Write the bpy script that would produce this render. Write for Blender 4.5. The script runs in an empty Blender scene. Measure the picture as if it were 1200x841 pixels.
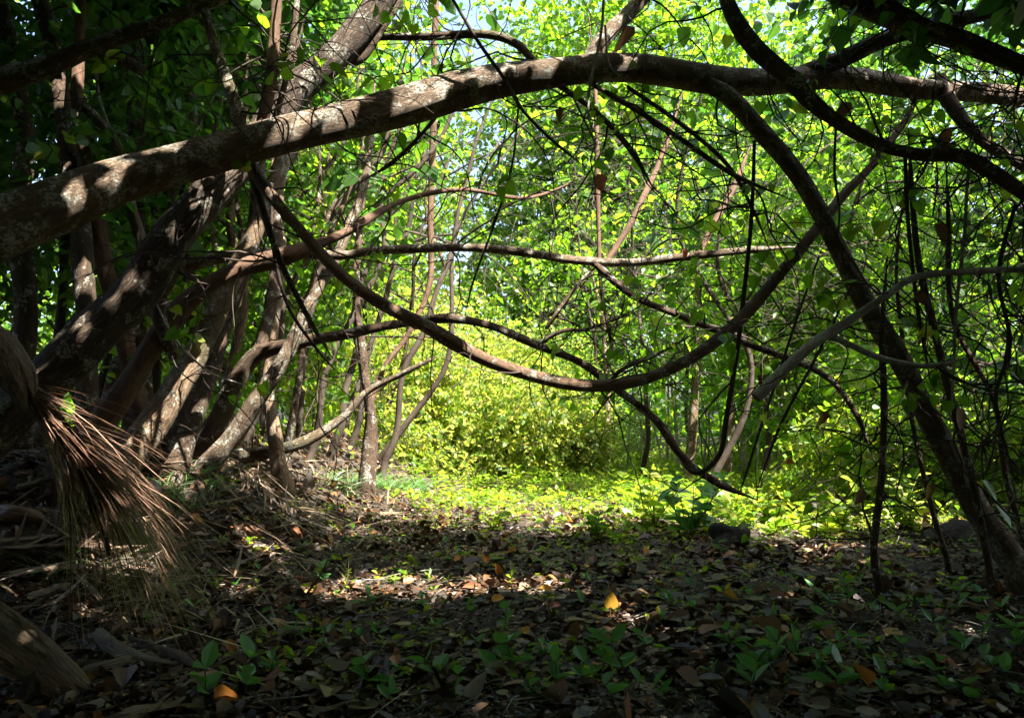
import bpy, math
import numpy as np
from mathutils import Vector

rng = np.random.default_rng(11)
C = bpy.context.scene.collection
sc = bpy.context.scene

# ------------------------------------------------------------------ camera geometry
F, CAMZ, HOR = 933.0, 1.1, 490.0
PITCH = math.atan((HOR - 420.5) / F)
cp, sp = math.cos(PITCH), math.sin(PITCH)

def P(px, py, d):
    u = (px - 600.0) / F; v = (420.5 - py) / F
    y = cp - v * sp; z = sp + v * cp
    s = d / y
    return np.array([u * s, d, CAMZ + z * s])

def project(p):
    x = p[:, 0]; y = p[:, 1]; z = p[:, 2] - CAMZ
    f = y * cp + z * sp; up = -y * sp + z * cp
    f = np.where(f > 0.05, f, np.nan)
    return 600 + F * x / f, 420.5 - F * up / f

def sstep(t):
    t = np.clip(t, 0, 1); return t * t * (3 - 2 * t)

def terrain(x, y):
    x = np.asarray(x, float); y = np.asarray(y, float)
    edge = np.clip(1.25 - 0.09 * (y - 5), 0.2, 1.5)
    bank = sstep((-x - edge) / 2.4) * sstep((y - 3.2) / 3.2) * 0.85
    bank *= 1 - 0.45 * sstep((y - 12) / 10)
    right = 0.25 * sstep((x - 3.2) / 3.0)
    bump = 0.035 * np.sin(1.7 * x + 0.6 * y) * np.sin(1.1 * y - 0.7 * x) + 0.018 * np.sin(4.3 * x + 1.0) * np.sin(3.7 * y + 2.0) \
        + 0.008 * np.sin(11 * x + 3 * y) * np.sin(9 * y - 4 * x)
    return bank + right + bump

def ground_at(px, py):
    """world point where a sight line meets the terrain"""
    prev = None
    for d in np.arange(2.2, 40, 0.02):
        p = P(px, py, d)
        if p[2] <= float(terrain(p[0], p[1])):
            p[2] = float(terrain(p[0], p[1])); return p
    p = P(px, py, 30); p[2] = float(terrain(p[0], p[1])); return p

# sun: to the right and slightly behind the viewer, high
SUN_EL, SUN_AZ = math.radians(56), math.radians(130)
SUNV = np.array([math.sin(SUN_AZ) * math.cos(SUN_EL), math.cos(SUN_AZ) * math.cos(SUN_EL), math.sin(SUN_EL)])

# ------------------------------------------------------------------ materials
def mat_new(name):
    m = bpy.data.materials.new(name); m.use_nodes = True
    nt = m.node_tree; nt.nodes.clear()
    out = nt.nodes.new('ShaderNodeOutputMaterial')
    return m, nt, out

def ramp(nt, stops):
    r = nt.nodes.new('ShaderNodeValToRGB')
    els = r.color_ramp.elements
    while len(els) < len(stops): els.new(0.5)
    for e, (p, c) in zip(els, stops):
        e.position = p; e.color = (c[0], c[1], c[2], 1)
    return r

def leaf_material(name, refl, trans, tmix=0.5, rough=0.45, spec=0.35):
    """per-leaf colour from random-per-island, diffuse + light passing through"""
    m, nt, out = mat_new(name)
    L = nt.links.new
    geo = nt.nodes.new('ShaderNodeNewGeometry')
    r1 = ramp(nt, refl); r2 = ramp(nt, trans)
    L(geo.outputs['Random Per Island'], r1.inputs[0]); L(geo.outputs['Random Per Island'], r2.inputs[0])
    tc = nt.nodes.new('ShaderNodeTexCoord'); nz = nt.nodes.new('ShaderNodeTexNoise'); nz.inputs['Scale'].default_value = 45
    nz.inputs['Detail'].default_value = 3
    L(tc.outputs['Object'], nz.inputs['Vector'])
    mv = nt.nodes.new('ShaderNodeMapRange'); mv.inputs['To Min'].default_value = 0.72; mv.inputs['To Max'].default_value = 1.28
    L(nz.outputs['Fac'], mv.inputs['Value'])
    hs = nt.nodes.new('ShaderNodeHueSaturation'); L(mv.outputs[0], hs.inputs['Value']); L(r1.outputs[0], hs.inputs['Color'])
    b = nt.nodes.new('ShaderNodeBsdfPrincipled'); L(hs.outputs[0], b.inputs['Base Color'])
    b.inputs['Roughness'].default_value = rough; b.inputs['Specular IOR Level'].default_value = spec
    t = nt.nodes.new('ShaderNodeBsdfTranslucent'); L(r2.outputs[0], t.inputs['Color'])
    mx = nt.nodes.new('ShaderNodeMixShader'); mx.inputs[0].default_value = tmix
    L(b.outputs[0], mx.inputs[1]); L(t.outputs[0], mx.inputs[2]); L(mx.outputs[0], out.inputs[0])
    return m

def bark_material(name, dark, mid, light, lichen=0.0, fis=26.0, bump=0.5, patch=None):
    m, nt, out = mat_new(name); L = nt.links.new
    at = nt.nodes.new('ShaderNodeAttribute'); at.attribute_name = 'bark_co'
    mp = nt.nodes.new('ShaderNodeMapping'); mp.inputs['Scale'].default_value = (1, 1, 0.22)
    L(at.outputs['Vector'], mp.inputs['Vector'])
    n1 = nt.nodes.new('ShaderNodeTexNoise'); n1.inputs['Scale'].default_value = fis * 1.3; n1.inputs['Detail'].default_value = 7; n1.inputs['Roughness'].default_value = 0.65
    L(mp.outputs[0], n1.inputs['Vector'])
    vo = nt.nodes.new('ShaderNodeTexVoronoi'); vo.feature = 'DISTANCE_TO_EDGE'; vo.inputs['Scale'].default_value = fis
    mixv = nt.nodes.new('ShaderNodeMixRGB'); mixv.inputs[0].default_value = 0.12
    L(mp.outputs[0], mixv.inputs[1]); L(n1.outputs['Color'], mixv.inputs[2]); L(mixv.outputs[0], vo.inputs['Vector'])
    n2 = nt.nodes.new('ShaderNodeTexNoise'); n2.inputs['Scale'].default_value = 3.2; n2.inputs['Detail'].default_value = 5
    L(at.outputs['Vector'], n2.inputs['Vector'])
    r = ramp(nt, [(0.30, dark), (0.52, mid), (0.75, light)])
    add = nt.nodes.new('ShaderNodeMath'); add.operation = 'MULTIPLY_ADD'; add.inputs[1].default_value = 0.5
    L(n2.outputs['Fac'], add.inputs[0]); 
    half = nt.nodes.new('ShaderNodeMath'); half.operation = 'MULTIPLY'; half.inputs[1].default_value = 0.5
    L(n1.outputs['Fac'], half.inputs[0]); L(half.outputs[0], add.inputs[2])
    L(add.outputs[0], r.inputs[0])
    col = r.outputs[0]
    # fissures
    vr = ramp(nt, [(0.0, (0.35, 0.35, 0.35)), (0.10, (1, 1, 1))]); L(vo.outputs['Distance'], vr.inputs[0])
    mul = nt.nodes.new('ShaderNodeMixRGB'); mul.blend_type = 'MULTIPLY'; mul.inputs[0].default_value = 0.75
    L(col, mul.inputs[1]); L(vr.outputs[0], mul.inputs[2]); col = mul.outputs[0]
    if lichen > 0:
        n3 = nt.nodes.new('ShaderNodeTexNoise'); n3.inputs['Scale'].default_value = 7.5; n3.inputs['Detail'].default_value = 8; n3.inputs['Roughness'].default_value = 0.7
        L(at.outputs['Vector'], n3.inputs['Vector'])
        lr = ramp(nt, [(0.56 - 0.1 * lichen, (0, 0, 0)), (0.62 - 0.1 * lichen, (1, 1, 1))]); L(n3.outputs['Fac'], lr.inputs[0])
        n4 = nt.nodes.new('ShaderNodeTexNoise'); n4.inputs['Scale'].default_value = 60; n4.inputs['Detail'].default_value = 4
        L(at.outputs['Vector'], n4.inputs['Vector'])
        l4 = ramp(nt, [(0.40, (0, 0, 0)), (0.58, (0.8, 0.8, 0.8))]); L(n4.outputs['Fac'], l4.inputs[0])
        mm = nt.nodes.new('ShaderNodeMixRGB'); mm.blend_type = 'MULTIPLY'; mm.inputs[0].default_value = 1
        L(lr.outputs[0], mm.inputs[1]); L(l4.outputs[0], mm.inputs[2])
        lx = nt.nodes.new('ShaderNodeMixRGB'); L(mm.outputs[0], lx.inputs[0]); L(col, lx.inputs[1]); lx.inputs[2].default_value = (0.40, 0.40, 0.33, 1)
        # moss
        n5 = nt.nodes.new('ShaderNodeTexNoise'); n5.inputs['Scale'].default_value = 4.2; n5.inputs['Detail'].default_value = 6
        L(mp.outputs[0], n5.inputs['Vector'])
        l5 = ramp(nt, [(0.60, (0, 0, 0)), (0.72, (0.55, 0.55, 0.55))]); L(n5.outputs['Fac'], l5.inputs[0])
        ms = nt.nodes.new('ShaderNodeMixRGB'); L(l5.outputs[0], ms.inputs[0]); L(lx.outputs[0], ms.inputs[1]); ms.inputs[2].default_value = (0.06, 0.07, 0.02, 1)
        col = ms.outputs[0]
    b = nt.nodes.new('ShaderNodeBsdfPrincipled'); L(col, b.inputs['Base Color'])
    b.inputs['Roughness'].default_value = 0.85; b.inputs['Specular IOR Level'].default_value = 0.25
    hsum = nt.nodes.new('ShaderNodeMath'); hsum.operation = 'MULTIPLY_ADD'; hsum.inputs[1].default_value = 0.6
    vm = nt.nodes.new('ShaderNodeMath'); vm.operation = 'MINIMUM'; vm.inputs[1].default_value = 0.14; L(vo.outputs['Distance'], vm.inputs[0])
    vm2 = nt.nodes.new('ShaderNodeMath'); vm2.operation = 'MULTIPLY'; vm2.inputs[1].default_value = 4.0; L(vm.outputs[0], vm2.inputs[0])
    L(n1.outputs['Fac'], hsum.inputs[0]); L(vm2.outputs[0], hsum.inputs[2])
    bp = nt.nodes.new('ShaderNodeBump'); bp.inputs['Strength'].default_value = bump; bp.inputs['Distance'].default_value = 0.02
    L(hsum.outputs[0], bp.inputs['Height']); L(bp.outputs[0], b.inputs['Normal'])
    L(b.outputs[0], out.inputs[0])
    return m

def plain_material(name, c1, c2, scale=20, rough=0.8, bump=0.3, coord='Object', stretch=(1, 1, 1), spec=0.3):
    m, nt, out = mat_new(name); L = nt.links.new
    tc = nt.nodes.new('ShaderNodeTexCoord'); mp = nt.nodes.new('ShaderNodeMapping'); mp.inputs['Scale'].default_value = stretch
    if coord == 'bark_co':
        at = nt.nodes.new('ShaderNodeAttribute'); at.attribute_name = 'bark_co'; L(at.outputs['Vector'], mp.inputs['Vector'])
    else: L(tc.outputs[coord], mp.inputs['Vector'])
    n = nt.nodes.new('ShaderNodeTexNoise'); n.inputs['Scale'].default_value = scale; n.inputs['Detail'].default_value = 8; n.inputs['Roughness'].default_value = 0.65
    L(mp.outputs[0], n.inputs['Vector'])
    r = ramp(nt, [(0.32, c1), (0.68, c2)]); L(n.outputs['Fac'], r.inputs[0])
    b = nt.nodes.new('ShaderNodeBsdfPrincipled'); L(r.outputs[0], b.inputs['Base Color']); b.inputs['Roughness'].default_value = rough
    b.inputs['Specular IOR Level'].default_value = spec
    bp = nt.nodes.new('ShaderNodeBump'); bp.inputs['Strength'].default_value = bump; bp.inputs['Distance'].default_value = 0.02
    L(n.outputs['Fac'], bp.inputs['Height']); L(bp.outputs[0], b.inputs['Normal']); L(b.outputs[0], out.inputs[0])
    return m

M = {}
M['leaf'] = leaf_material('leaf_green',
    [(0, (0.025, 0.06, 0.012)), (0.5, (0.05, 0.11, 0.016)), (0.85, (0.09, 0.15, 0.02)), (1.0, (0.14, 0.16, 0.03))],
    [(0, (0.14, 0.32, 0.012)), (0.5, (0.23, 0.49, 0.015)), (0.85, (0.36, 0.60, 0.02)), (1.0, (0.54, 0.62, 0.04))], 0.55)
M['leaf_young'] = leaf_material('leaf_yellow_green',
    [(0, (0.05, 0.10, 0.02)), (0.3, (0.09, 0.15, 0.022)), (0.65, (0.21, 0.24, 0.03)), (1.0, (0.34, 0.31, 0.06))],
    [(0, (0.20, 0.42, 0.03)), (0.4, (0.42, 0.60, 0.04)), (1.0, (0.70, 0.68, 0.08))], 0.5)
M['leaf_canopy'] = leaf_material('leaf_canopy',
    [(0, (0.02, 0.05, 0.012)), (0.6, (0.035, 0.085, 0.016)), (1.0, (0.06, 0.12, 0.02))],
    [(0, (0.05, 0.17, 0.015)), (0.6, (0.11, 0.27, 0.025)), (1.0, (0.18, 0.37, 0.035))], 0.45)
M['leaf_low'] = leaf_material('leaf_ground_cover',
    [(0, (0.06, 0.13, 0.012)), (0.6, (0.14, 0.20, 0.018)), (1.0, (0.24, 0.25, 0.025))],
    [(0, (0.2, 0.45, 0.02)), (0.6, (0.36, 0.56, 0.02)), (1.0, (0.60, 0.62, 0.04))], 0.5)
M['seedling'] = leaf_material('leaf_seedling',
    [(0, (0.05, 0.16, 0.045)), (0.6, (0.09, 0.24, 0.06)), (1.0, (0.14, 0.27, 0.06))],
    [(0, (0.08, 0.28, 0.05)), (1.0, (0.2, 0.42, 0.05))], 0.35, rough=0.35, spec=0.5)
M['seed_stem'] = plain_material('seedling_stem', (0.05, 0.08, 0.02), (0.09, 0.07, 0.03))
M['grass'] = leaf_material('leaf_grass',
    [(0, (0.04, 0.12, 0.04)), (0.6, (0.07, 0.17, 0.06)), (1.0, (0.14, 0.22, 0.08))],
    [(0, (0.1, 0.32, 0.06)), (1.0, (0.3, 0.5, 0.1))], 0.4, rough=0.35, spec=0.5)
M['cane_leaf'] = leaf_material('leaf_cane',
    [(0, (0.06, 0.13, 0.05)), (1.0, (0.14, 0.2, 0.09))],
    [(0, (0.2, 0.42, 0.12)), (1.0, (0.4, 0.55, 0.2))], 0.5, rough=0.35, spec=0.5)
M['litter'] = leaf_material('leaf_litter_brown',
    [(0, (0.018, 0.010, 0.005)), (0.5, (0.058, 0.028, 0.013)), (0.76, (0.125, 0.062, 0.029)), (0.88, (0.22, 0.128, 0.072)), (0.93, (0.34, 0.27, 0.205)), (0.96, (0.26, 0.10, 0.03)), (1.0, (0.40, 0.18, 0.035))],
    [(0, (0.01, 0.006, 0.003)), (1.0, (0.10, 0.05, 0.02))], 0.12, rough=0.5, spec=0.45)
M['palm_litter'] = leaf_material('palm_litter_tan',
    [(0, (0.03, 0.018, 0.011)), (0.5, (0.075, 0.047, 0.03)), (0.85, (0.15, 0.105, 0.07)), (1.0, (0.30, 0.25, 0.19))],
    [(0, (0.04, 0.02, 0.01)), (1.0, (0.12, 0.07, 0.03))], 0.12, rough=0.45, spec=0.5)
def dead(name, c, t=0.2):
    d = tuple(x * 0.55 for x in c); l = tuple(min(1, x * 1.25) for x in c)
    return leaf_material(name, [(0, d), (0.5, c), (1, l)], [(0, c), (1, l)], t, rough=0.55, spec=0.35)
M['dead_orange'] = dead('fallen_orange', (0.42, 0.16, 0.025))
M['dead_yellow'] = dead('fallen_yellow', (0.50, 0.27, 0.03))
M['dead_red'] = dead('fallen_red', (0.30, 0.10, 0.05))
M['dead_brown'] = dead('fallen_brown', (0.16, 0.08, 0.035))
M['dead_grey'] = dead('fallen_grey', (0.22, 0.19, 0.16))
M['dead_white'] = dead('fallen_white', (0.36, 0.31, 0.27))
M['dead_pink'] = dead('fallen_pink', (0.45, 0.17, 0.12))
M['bark'] = bark_material('bark_grey_brown', (0.055, 0.036, 0.022), (0.155, 0.107, 0.068), (0.28, 0.21, 0.145), lichen=0.55, fis=42, bump=0.9)
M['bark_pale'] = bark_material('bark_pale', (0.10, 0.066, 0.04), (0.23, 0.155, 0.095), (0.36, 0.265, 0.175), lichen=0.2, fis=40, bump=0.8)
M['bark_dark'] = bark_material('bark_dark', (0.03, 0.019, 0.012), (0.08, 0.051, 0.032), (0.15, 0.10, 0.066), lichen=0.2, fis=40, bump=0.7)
M['bark_red'] = bark_material('bark_red_brown', (0.04, 0.022, 0.013), (0.10, 0.056, 0.034), (0.18, 0.115, 0.078), lichen=0.0, fis=30, bump=0.35)
M['bark_vine'] = bark_material('bark_vine', (0.07, 0.042, 0.026), (0.165, 0.10, 0.06), (0.26, 0.18, 0.12), lichen=0.12, fis=50, bump=0.7)
M['bark_brown'] = bark_material('bark_brown', (0.028, 0.02, 0.013), (0.075, 0.052, 0.035), (0.145, 0.107, 0.075), lichen=0.15, fis=30, bump=1.0)
M['bark_grey'] = bark_material('bark_pale_grey', (0.13, 0.115, 0.095), (0.28, 0.25, 0.21), (0.42, 0.39, 0.33), lichen=0.4, fis=40, bump=0.4)
M['twig'] = bark_material('twig_bark', (0.02, 0.015, 0.01), (0.05, 0.036, 0.026), (0.11, 0.085, 0.062), fis=60, bump=0.2)
M['cut'] = plain_material('cut_wood', (0.03, 0.022, 0.015), (0.10, 0.075, 0.05), 60)
M['rock'] = plain_material('dark_rock', (0.006, 0.006, 0.005), (0.045, 0.042, 0.034), 16, 0.85, 1.0)
M['husk'] = plain_material('coconut_husk', (0.10, 0.085, 0.075), (0.26, 0.24, 0.24), 14, 0.8, 0.6, stretch=(1, 1, 0.25))
M['palm_dry'] = plain_material('dry_palm_sheath', (0.05, 0.03, 0.018), (0.21, 0.135, 0.085), 85, 0.6, 0.9, coord='bark_co', stretch=(1, 1, 0.12), spec=0.4)
M['palm_straw'] = plain_material('dry_palm_straw', (0.06, 0.04, 0.025), (0.25, 0.18, 0.115), 85, 0.55, 0.8, coord='bark_co', stretch=(1, 1, 0.1), spec=0.4)
M['palm_fibre'] = leaf_material('palm_fibre', [(0, (0.045, 0.023, 0.014)), (0.5, (0.155, 0.084, 0.053)), (1.0, (0.34, 0.215, 0.15))], [(0, (0.05, 0.03, 0.02)), (1, (0.15, 0.08, 0.04))], 0.1, rough=0.4, spec=0.5)

# soil
def soil():
    m, nt, out = mat_new('forest_soil'); L = nt.links.new
    tc = nt.nodes.new('ShaderNodeTexCoord')
    n = nt.nodes.new('ShaderNodeTexNoise'); n.inputs['Scale'].default_value = 9; n.inputs['Detail'].default_value = 10; n.inputs['Roughness'].default_value = 0.7
    v = nt.nodes.new('ShaderNodeTexVoronoi'); v.inputs['Scale'].default_value = 26
    L(tc.outputs['Object'], n.inputs['Vector']); L(tc.outputs['Object'], v.inputs['Vector'])
    r = ramp(nt, [(0.3, (0.012, 0.009, 0.006)), (0.5, (0.03, 0.021, 0.014)), (0.72, (0.065, 0.048, 0.033))]); L(n.outputs['Fac'], r.inputs[0])
    mx = nt.nodes.new('ShaderNodeMixRGB'); mx.inputs[0].default_value = 0.25; L(r.outputs[0], mx.inputs[1])
    r2 = ramp(nt, [(0.0, (0.015, 0.01, 0.007)), (0.6, (0.06, 0.04, 0.025)), (1, (0.13, 0.09, 0.06))]); L(v.outputs['Color'], r2.inputs[0]); L(r2.outputs[0], mx.inputs[2])
    b = nt.nodes.new('ShaderNodeBsdfPrincipled'); b.inputs['Roughness'].default_value = 0.9; L(mx.outputs[0], b.inputs['Base Color'])
    bp = nt.nodes.new('ShaderNodeBump'); bp.inputs['Strength'].default_value = 0.8; bp.inputs['Distance'].default_value = 0.04; L(n.outputs['Fac'], bp.inputs['Height']); L(bp.outputs[0], b.inputs['Normal'])
    L(b.outputs[0], out.inputs[0]); return m
M['soil'] = soil()

# ------------------------------------------------------------------ mesh builder
class MB:
    def __init__(s): s.V = []; s.A = []; s.polys = []; s.n = 0; s.mi = 0
    def add(s, V, polys, attr=None, mi=None):
        V = np.asarray(V, np.float32).reshape(-1, 3)
        if len(V) == 0: return
        s.V.append(V); s.A.append(V if attr is None else np.asarray(attr, np.float32).reshape(-1, 3))
        for f in polys:
            f = np.asarray(f, np.int64)
            s.polys.append((f + s.n, s.mi if mi is None else mi))
        s.n += len(V)
    def build(s, name, mats, parent=None, origin=None, smooth=True):
        if s.n == 0: return None
        V = np.concatenate(s.V); A = np.concatenate(s.A)
        org = np.zeros(3) if origin is None else np.asarray(origin, float)
        V = V - org.astype(np.float32)
        me = bpy.data.meshes.new(name)
        loops = np.concatenate([f.ravel() for f, _ in s.polys]).astype(np.int32)
        tot = np.concatenate([np.full(len(f), f.shape[1]) for f, _ in s.polys]).astype(np.int32)
        mi = np.concatenate([np.full(len(f), k) for f, k in s.polys]).astype(np.int32)
        st = np.zeros(len(tot), np.int32); st[1:] = np.cumsum(tot)[:-1]
        me.vertices.add(len(V)); me.vertices.foreach_set('co', V.ravel())
        me.loops.add(len(loops)); me.loops.foreach_set('vertex_index', loops)
        me.polygons.add(len(tot)); me.polygons.foreach_set('loop_start', st)
        me.polygons.foreach_set('material_index', mi)
        me.polygons.foreach_set('use_smooth', np.full(len(tot), smooth))
        at = me.attributes.new('bark_co', 'FLOAT_VECTOR', 'POINT'); at.data.foreach_set('vector', A.ravel())
        me.update(calc_edges=True); me.validate()
        for m in (mats if isinstance(mats, (list, tuple)) else [mats]): me.materials.append(m)
        o = bpy.data.objects.new(name, me); C.objects.link(o)
        if parent is not None: o.parent = parent
        elif origin is not None: o.location = org
        return o

def thing(name, label, cat, loc, group=None, kind=None):
    o = bpy.data.objects.new(name, None); C.objects.link(o); o.location = [float(v) for v in loc]
    o.empty_display_size = 0.1
    tag(o, label, cat, group, kind); return o

def tag(o, label, cat, group=None, kind=None):
    if label: o['label'] = label
    if cat: o['category'] = cat
    if group: o['group'] = group
    if kind: o['kind'] = kind
    return o

def norm(a): return a / (np.linalg.norm(a, axis=-1, keepdims=True) + 1e-9)

# ------------------------------------------------------------------ tubes
def catmull(pts, vals, step):
    pts = np.asarray(pts, float); vals = np.asarray(vals, float)
    n = len(pts)
    if n == 2:
        k = max(2, int(np.linalg.norm(pts[1] - pts[0]) / step)); t = np.linspace(0, 1, k + 1)[:, None]
        return pts[0] * (1 - t) + pts[1] * t, vals[0] * (1 - t[:, 0]) + vals[1] * t[:, 0]
    ext = np.vstack([2 * pts[0] - pts[1], pts, 2 * pts[-1] - pts[-2]]); ve = np.concatenate([[vals[0]], vals, [vals[-1]]])
    O, R = [], []
    for i in range(n - 1):
        p0, p1, p2, p3 = ext[i:i + 4]; r1, r2 = ve[i + 1], ve[i + 2]
        k = max(1, int(np.linalg.norm(p2 - p1) / step))
        for t in np.arange(k) / k:
            O.append(0.5 * ((2 * p1) + (-p0 + p2) * t + (2 * p0 - 5 * p1 + 4 * p2 - p3) * t * t + (-p0 + 3 * p1 - 3 * p2 + p3) * t ** 3))
            R.append(r1 + (r2 - r1) * (t * t * (3 - 2 * t)))
    O.append(pts[-1]); R.append(vals[-1])
    return np.array(O), np.array(R)

def tube(mb, pts, rad, sides=10, step=None, rough=0.10, wob=0.25, cap_mi=None, flat=None, mi=None):
    rad = np.asarray(rad, float) * np.ones(len(pts))
    step = step or max(0.025, min(0.12, float(rad.mean()) * 0.9))
    O, R = catmull(pts, rad, step); n = len(O)
    s = np.concatenate([[0], np.cumsum(np.linalg.norm(np.diff(O, axis=0), axis=1))])
    if wob > 0:
        for a in range(3):
            ph = rng.uniform(0, 6.28, 3); k = rng.uniform(1.5, 5.5, 3)
            w = sum(np.sin(k[j] * s + ph[j]) for j in range(3)) / 3 * R * wob
            w *= np.clip(s / (0.3 + 1e-6), 0, 1); O[:, a] += w
    T = norm(np.gradient(O, axis=0))
    N = np.zeros((n, 3)); ref = np.array([0, 0, 1.0]) if abs(T[0, 2]) < 0.9 else np.array([1.0, 0, 0])
    N[0] = norm(np.cross(T[0], np.cross(ref, T[0])))
    for i in range(1, n):
        v = N[i - 1] - T[i] * N[i - 1].dot(T[i]); N[i] = norm(v)
    B = np.cross(T, N)
    th = np.arange(sides) / sides * 2 * math.pi
    rr = np.ones((n, sides))
    if rough > 0:
        for j in range(6):
            m = rng.integers(1, 5); k = rng.uniform(0.6, 9.0); ph = rng.uniform(0, 6.28)
            rr += rough * 0.42 * np.sin(m * th[None] + k * s[:, None] + ph)
        # knots
        for j in range(int(s[-1] * 0.9) if sides >= 10 else 0):
            s0 = rng.uniform(0, s[-1]); t0 = rng.uniform(0, 6.28); h = rng.uniform(-0.16, 0.34)
            i0 = np.argmin(abs(s - s0)); w = R[i0] * rng.uniform(0.5, 1.1)
            da = np.abs((th - t0 + math.pi) % (2 * math.pi) - math.pi)
            rr += h * np.exp(-((s[:, None] - s0) / w) ** 2 - (da[None] / 0.55) ** 2)
    ca, sa = np.cos(th)[None, :, None], np.sin(th)[None, :, None]
    fl = 1.0 if flat is None else flat
    ring = (N[:, None] * ca + B[:, None] * sa * fl) * (R[:, None] * rr)[:, :, None]
    V = O[:, None] + ring
    off = rng.uniform(-50, 50, 3)
    A = np.stack([np.cos(th)[None] * R[:, None], np.sin(th)[None] * R[:, None], np.repeat(s[:, None], sides, 1)], -1) + off
    i = np.arange(n - 1)[:, None] * sides; j = np.arange(sides)[None]; j2 = (j + 1) % sides
    q = np.stack([i + j, i + j2, i + sides + j2, i + sides + j], -1).reshape(-1, 4)
    mb.add(V.reshape(-1, 3), [q], A.reshape(-1, 3), mi)
    # caps
    for end, idx in ((0, 0), (1, n - 1)):
        base = V[idx]; c = O[idx] + (T[idx] if end else -T[idx]) * (R[idx] * (0.0 if cap_mi is not None else 0.5))
        f = np.stack([np.arange(sides), (np.arange(sides) + 1) % sides, np.full(sides, sides)], -1)
        if end == 0: f = f[:, ::-1]
        mb.add(np.vstack([base, c]), [f], np.vstack([A[idx], A[idx].mean(0)]), cap_mi if cap_mi is not None else mi)
    return O, R

def wander(start, d, length, n=10, droop=0.0, wig=0.25):
    p = np.array(start, float); d = norm(np.array(d, float)); out = [p.copy()]
    bend = rng.normal(0, wig * 0.35, 3)
    for i in range(n):
        d = norm(d + bend / n * 2.2 + rng.normal(0, wig / math.sqrt(n), 3) + np.array([0, 0, -droop / n]))
        p = p + d * length / n; out.append(p.copy())
    return np.array(out)

# ------------------------------------------------------------------ leaves
def templ(pts, fold, curl):
    """half outline (u, v); returns verts and two n-gons sharing the midrib"""
    L = [(u, v, fold * v - curl * u * u) for u, v in pts]
    R = [(u, -v, fold * v - curl * u * u) for u, v in pts]
    V = np.array([(0, 0, 0), (1, 0, -curl)] + L + R); k = len(pts)
    f1 = [0] + list(range(2 + k, 2 + 2 * k)) + [1]; f2 = [1] + list(range(1 + k, 1, -1)) + [0]
    return V, np.array([f1, f2])
HEART = templ([(-0.12, 0.20), (0.06, 0.43), (0.36, 0.46), (0.72, 0.24)], 0.22, 0.16)
HEART = (np.vstack([HEART[0], [(-0.55, 0.012, 0.1), (-0.55, -0.012, 0.1)]]) + np.array([0.45, 0, 0]), HEART[1], np.array([[0, 10, 11]]))
SIMPLE = templ([(0.10, 0.40), (0.62, 0.30)], 0.2, 0.15)
OVATE = templ([(0.18, 0.19), (0.48, 0.29), (0.8, 0.18)], 0.3, 0.2)
FLAT = templ([(0.10, 0.25), (0.38, 0.36), (0.75, 0.22)], 0.2, 0.22)
DRY = templ([(0.12, 0.26), (0.42, 0.36), (0.78, 0.20)], 0.7, 0.45)

def leaf_geo(mb, pos, axis, nrm, size, T, mi=None, curlvar=0.6):
    N = len(pos)
    if N == 0: return
    axis = norm(axis); side = norm(np.cross(nrm, axis)); nn = np.cross(axis, side)
    V, Fc = T[0], T[1]
    w = np.repeat(V[None, :, 2], N, 0)
    if curlvar: w = w * (1 + curlvar * rng.normal(0, 1, (N, 1)))
    asp = rng.uniform(0.82, 1.12, (N, 1, 1))
    X = pos[:, None] + size[:, None, None] * (V[None, :, 0:1] * axis[:, None] + V[None, :, 1:2] * asp * side[:, None] + w[:, :, None] * nn[:, None])
    k = len(V)
    F_ = (Fc[None] + (np.arange(N) * k)[:, None, None]).reshape(-1, Fc.shape[1])
    Fs = [F_]
    if len(T) > 2: Fs.append((T[2][None] + (np.arange(N) * k)[:, None, None]).reshape(-1, T[2].shape[1]))
    mb.add(X.reshape(-1, 3), Fs, None, mi)

def rand_unit(n):
    return norm(rng.normal(0, 1, (n, 3)))

def sprays(orig, dirs, L, K, size, upbias=1.0, droop=0.5):
    """K alternate leaves along each short drooping twig"""
    S = len(orig); dirs = norm(dirs)
    t = (np.arange(K) + 0.6) / K
    sag = np.array([0, 0, -1.0]) * 0.35
    base = orig[:, None] + (dirs[:, None] * t[None, :, None] + sag * (t ** 2)[None, :, None]) * L[:, None, None]
    sgn = np.where(np.arange(K) % 2 == 0, 1, -1)[None, :, None]
    side = norm(np.cross(dirs, np.array([0, 0, 1.0]) + 0.01))[:, None]
    ax = dirs[:, None] * 0.55 + side * sgn * 0.9 + np.array([0, 0, -droop]) + rng.normal(0, 0.3, (S, K, 3))
    nr = np.array([0, 0, upbias]) + rng.normal(0, 0.5, (S, K, 3)) + dirs[:, None] * 0.25
    sz = size * (rng.uniform(0.42, 1.0, (S, K)) + 0.55 * (rng.random((S, K)) < 0.25)) * rng.uniform(0.8, 1.2, (S, 1))
    pos = base + norm(ax) * 0.02
    tw = np.stack([orig, orig + (dirs * 0.5 + sag * 0.25) * L[:, None], orig + (dirs + sag) * L[:, None]], 1)
    return pos.reshape(-1, 3), ax.reshape(-1, 3), nr.reshape(-1, 3), sz.ravel(), tw

def twig_geo(mb, tw, r0, mi=None):
    S, K, _ = tw.shape
    if S == 0: return
    a = np.array([[1, 0, 0], [-0.5, 0.6, 0.6], [-0.5, -0.6, -0.6]])
    rr = r0 * np.linspace(1, 0.35, K)
    V = tw[:, :, None] + a[None, None] * rr[None, :, None, None]
    q = []
    for k in range(K - 1):
        for j in range(3):
            j2 = (j + 1) % 3; q.append((k * 3 + j, k * 3 + j2, (k + 1) * 3 + j2, (k + 1) * 3 + j))
    q = np.array(q); Fc = (q[None] + (np.arange(S) * 3 * K)[:, None, None]).reshape(-1, 4)
    mb.add(V.reshape(-1, 3), [Fc], None, mi)

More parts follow.
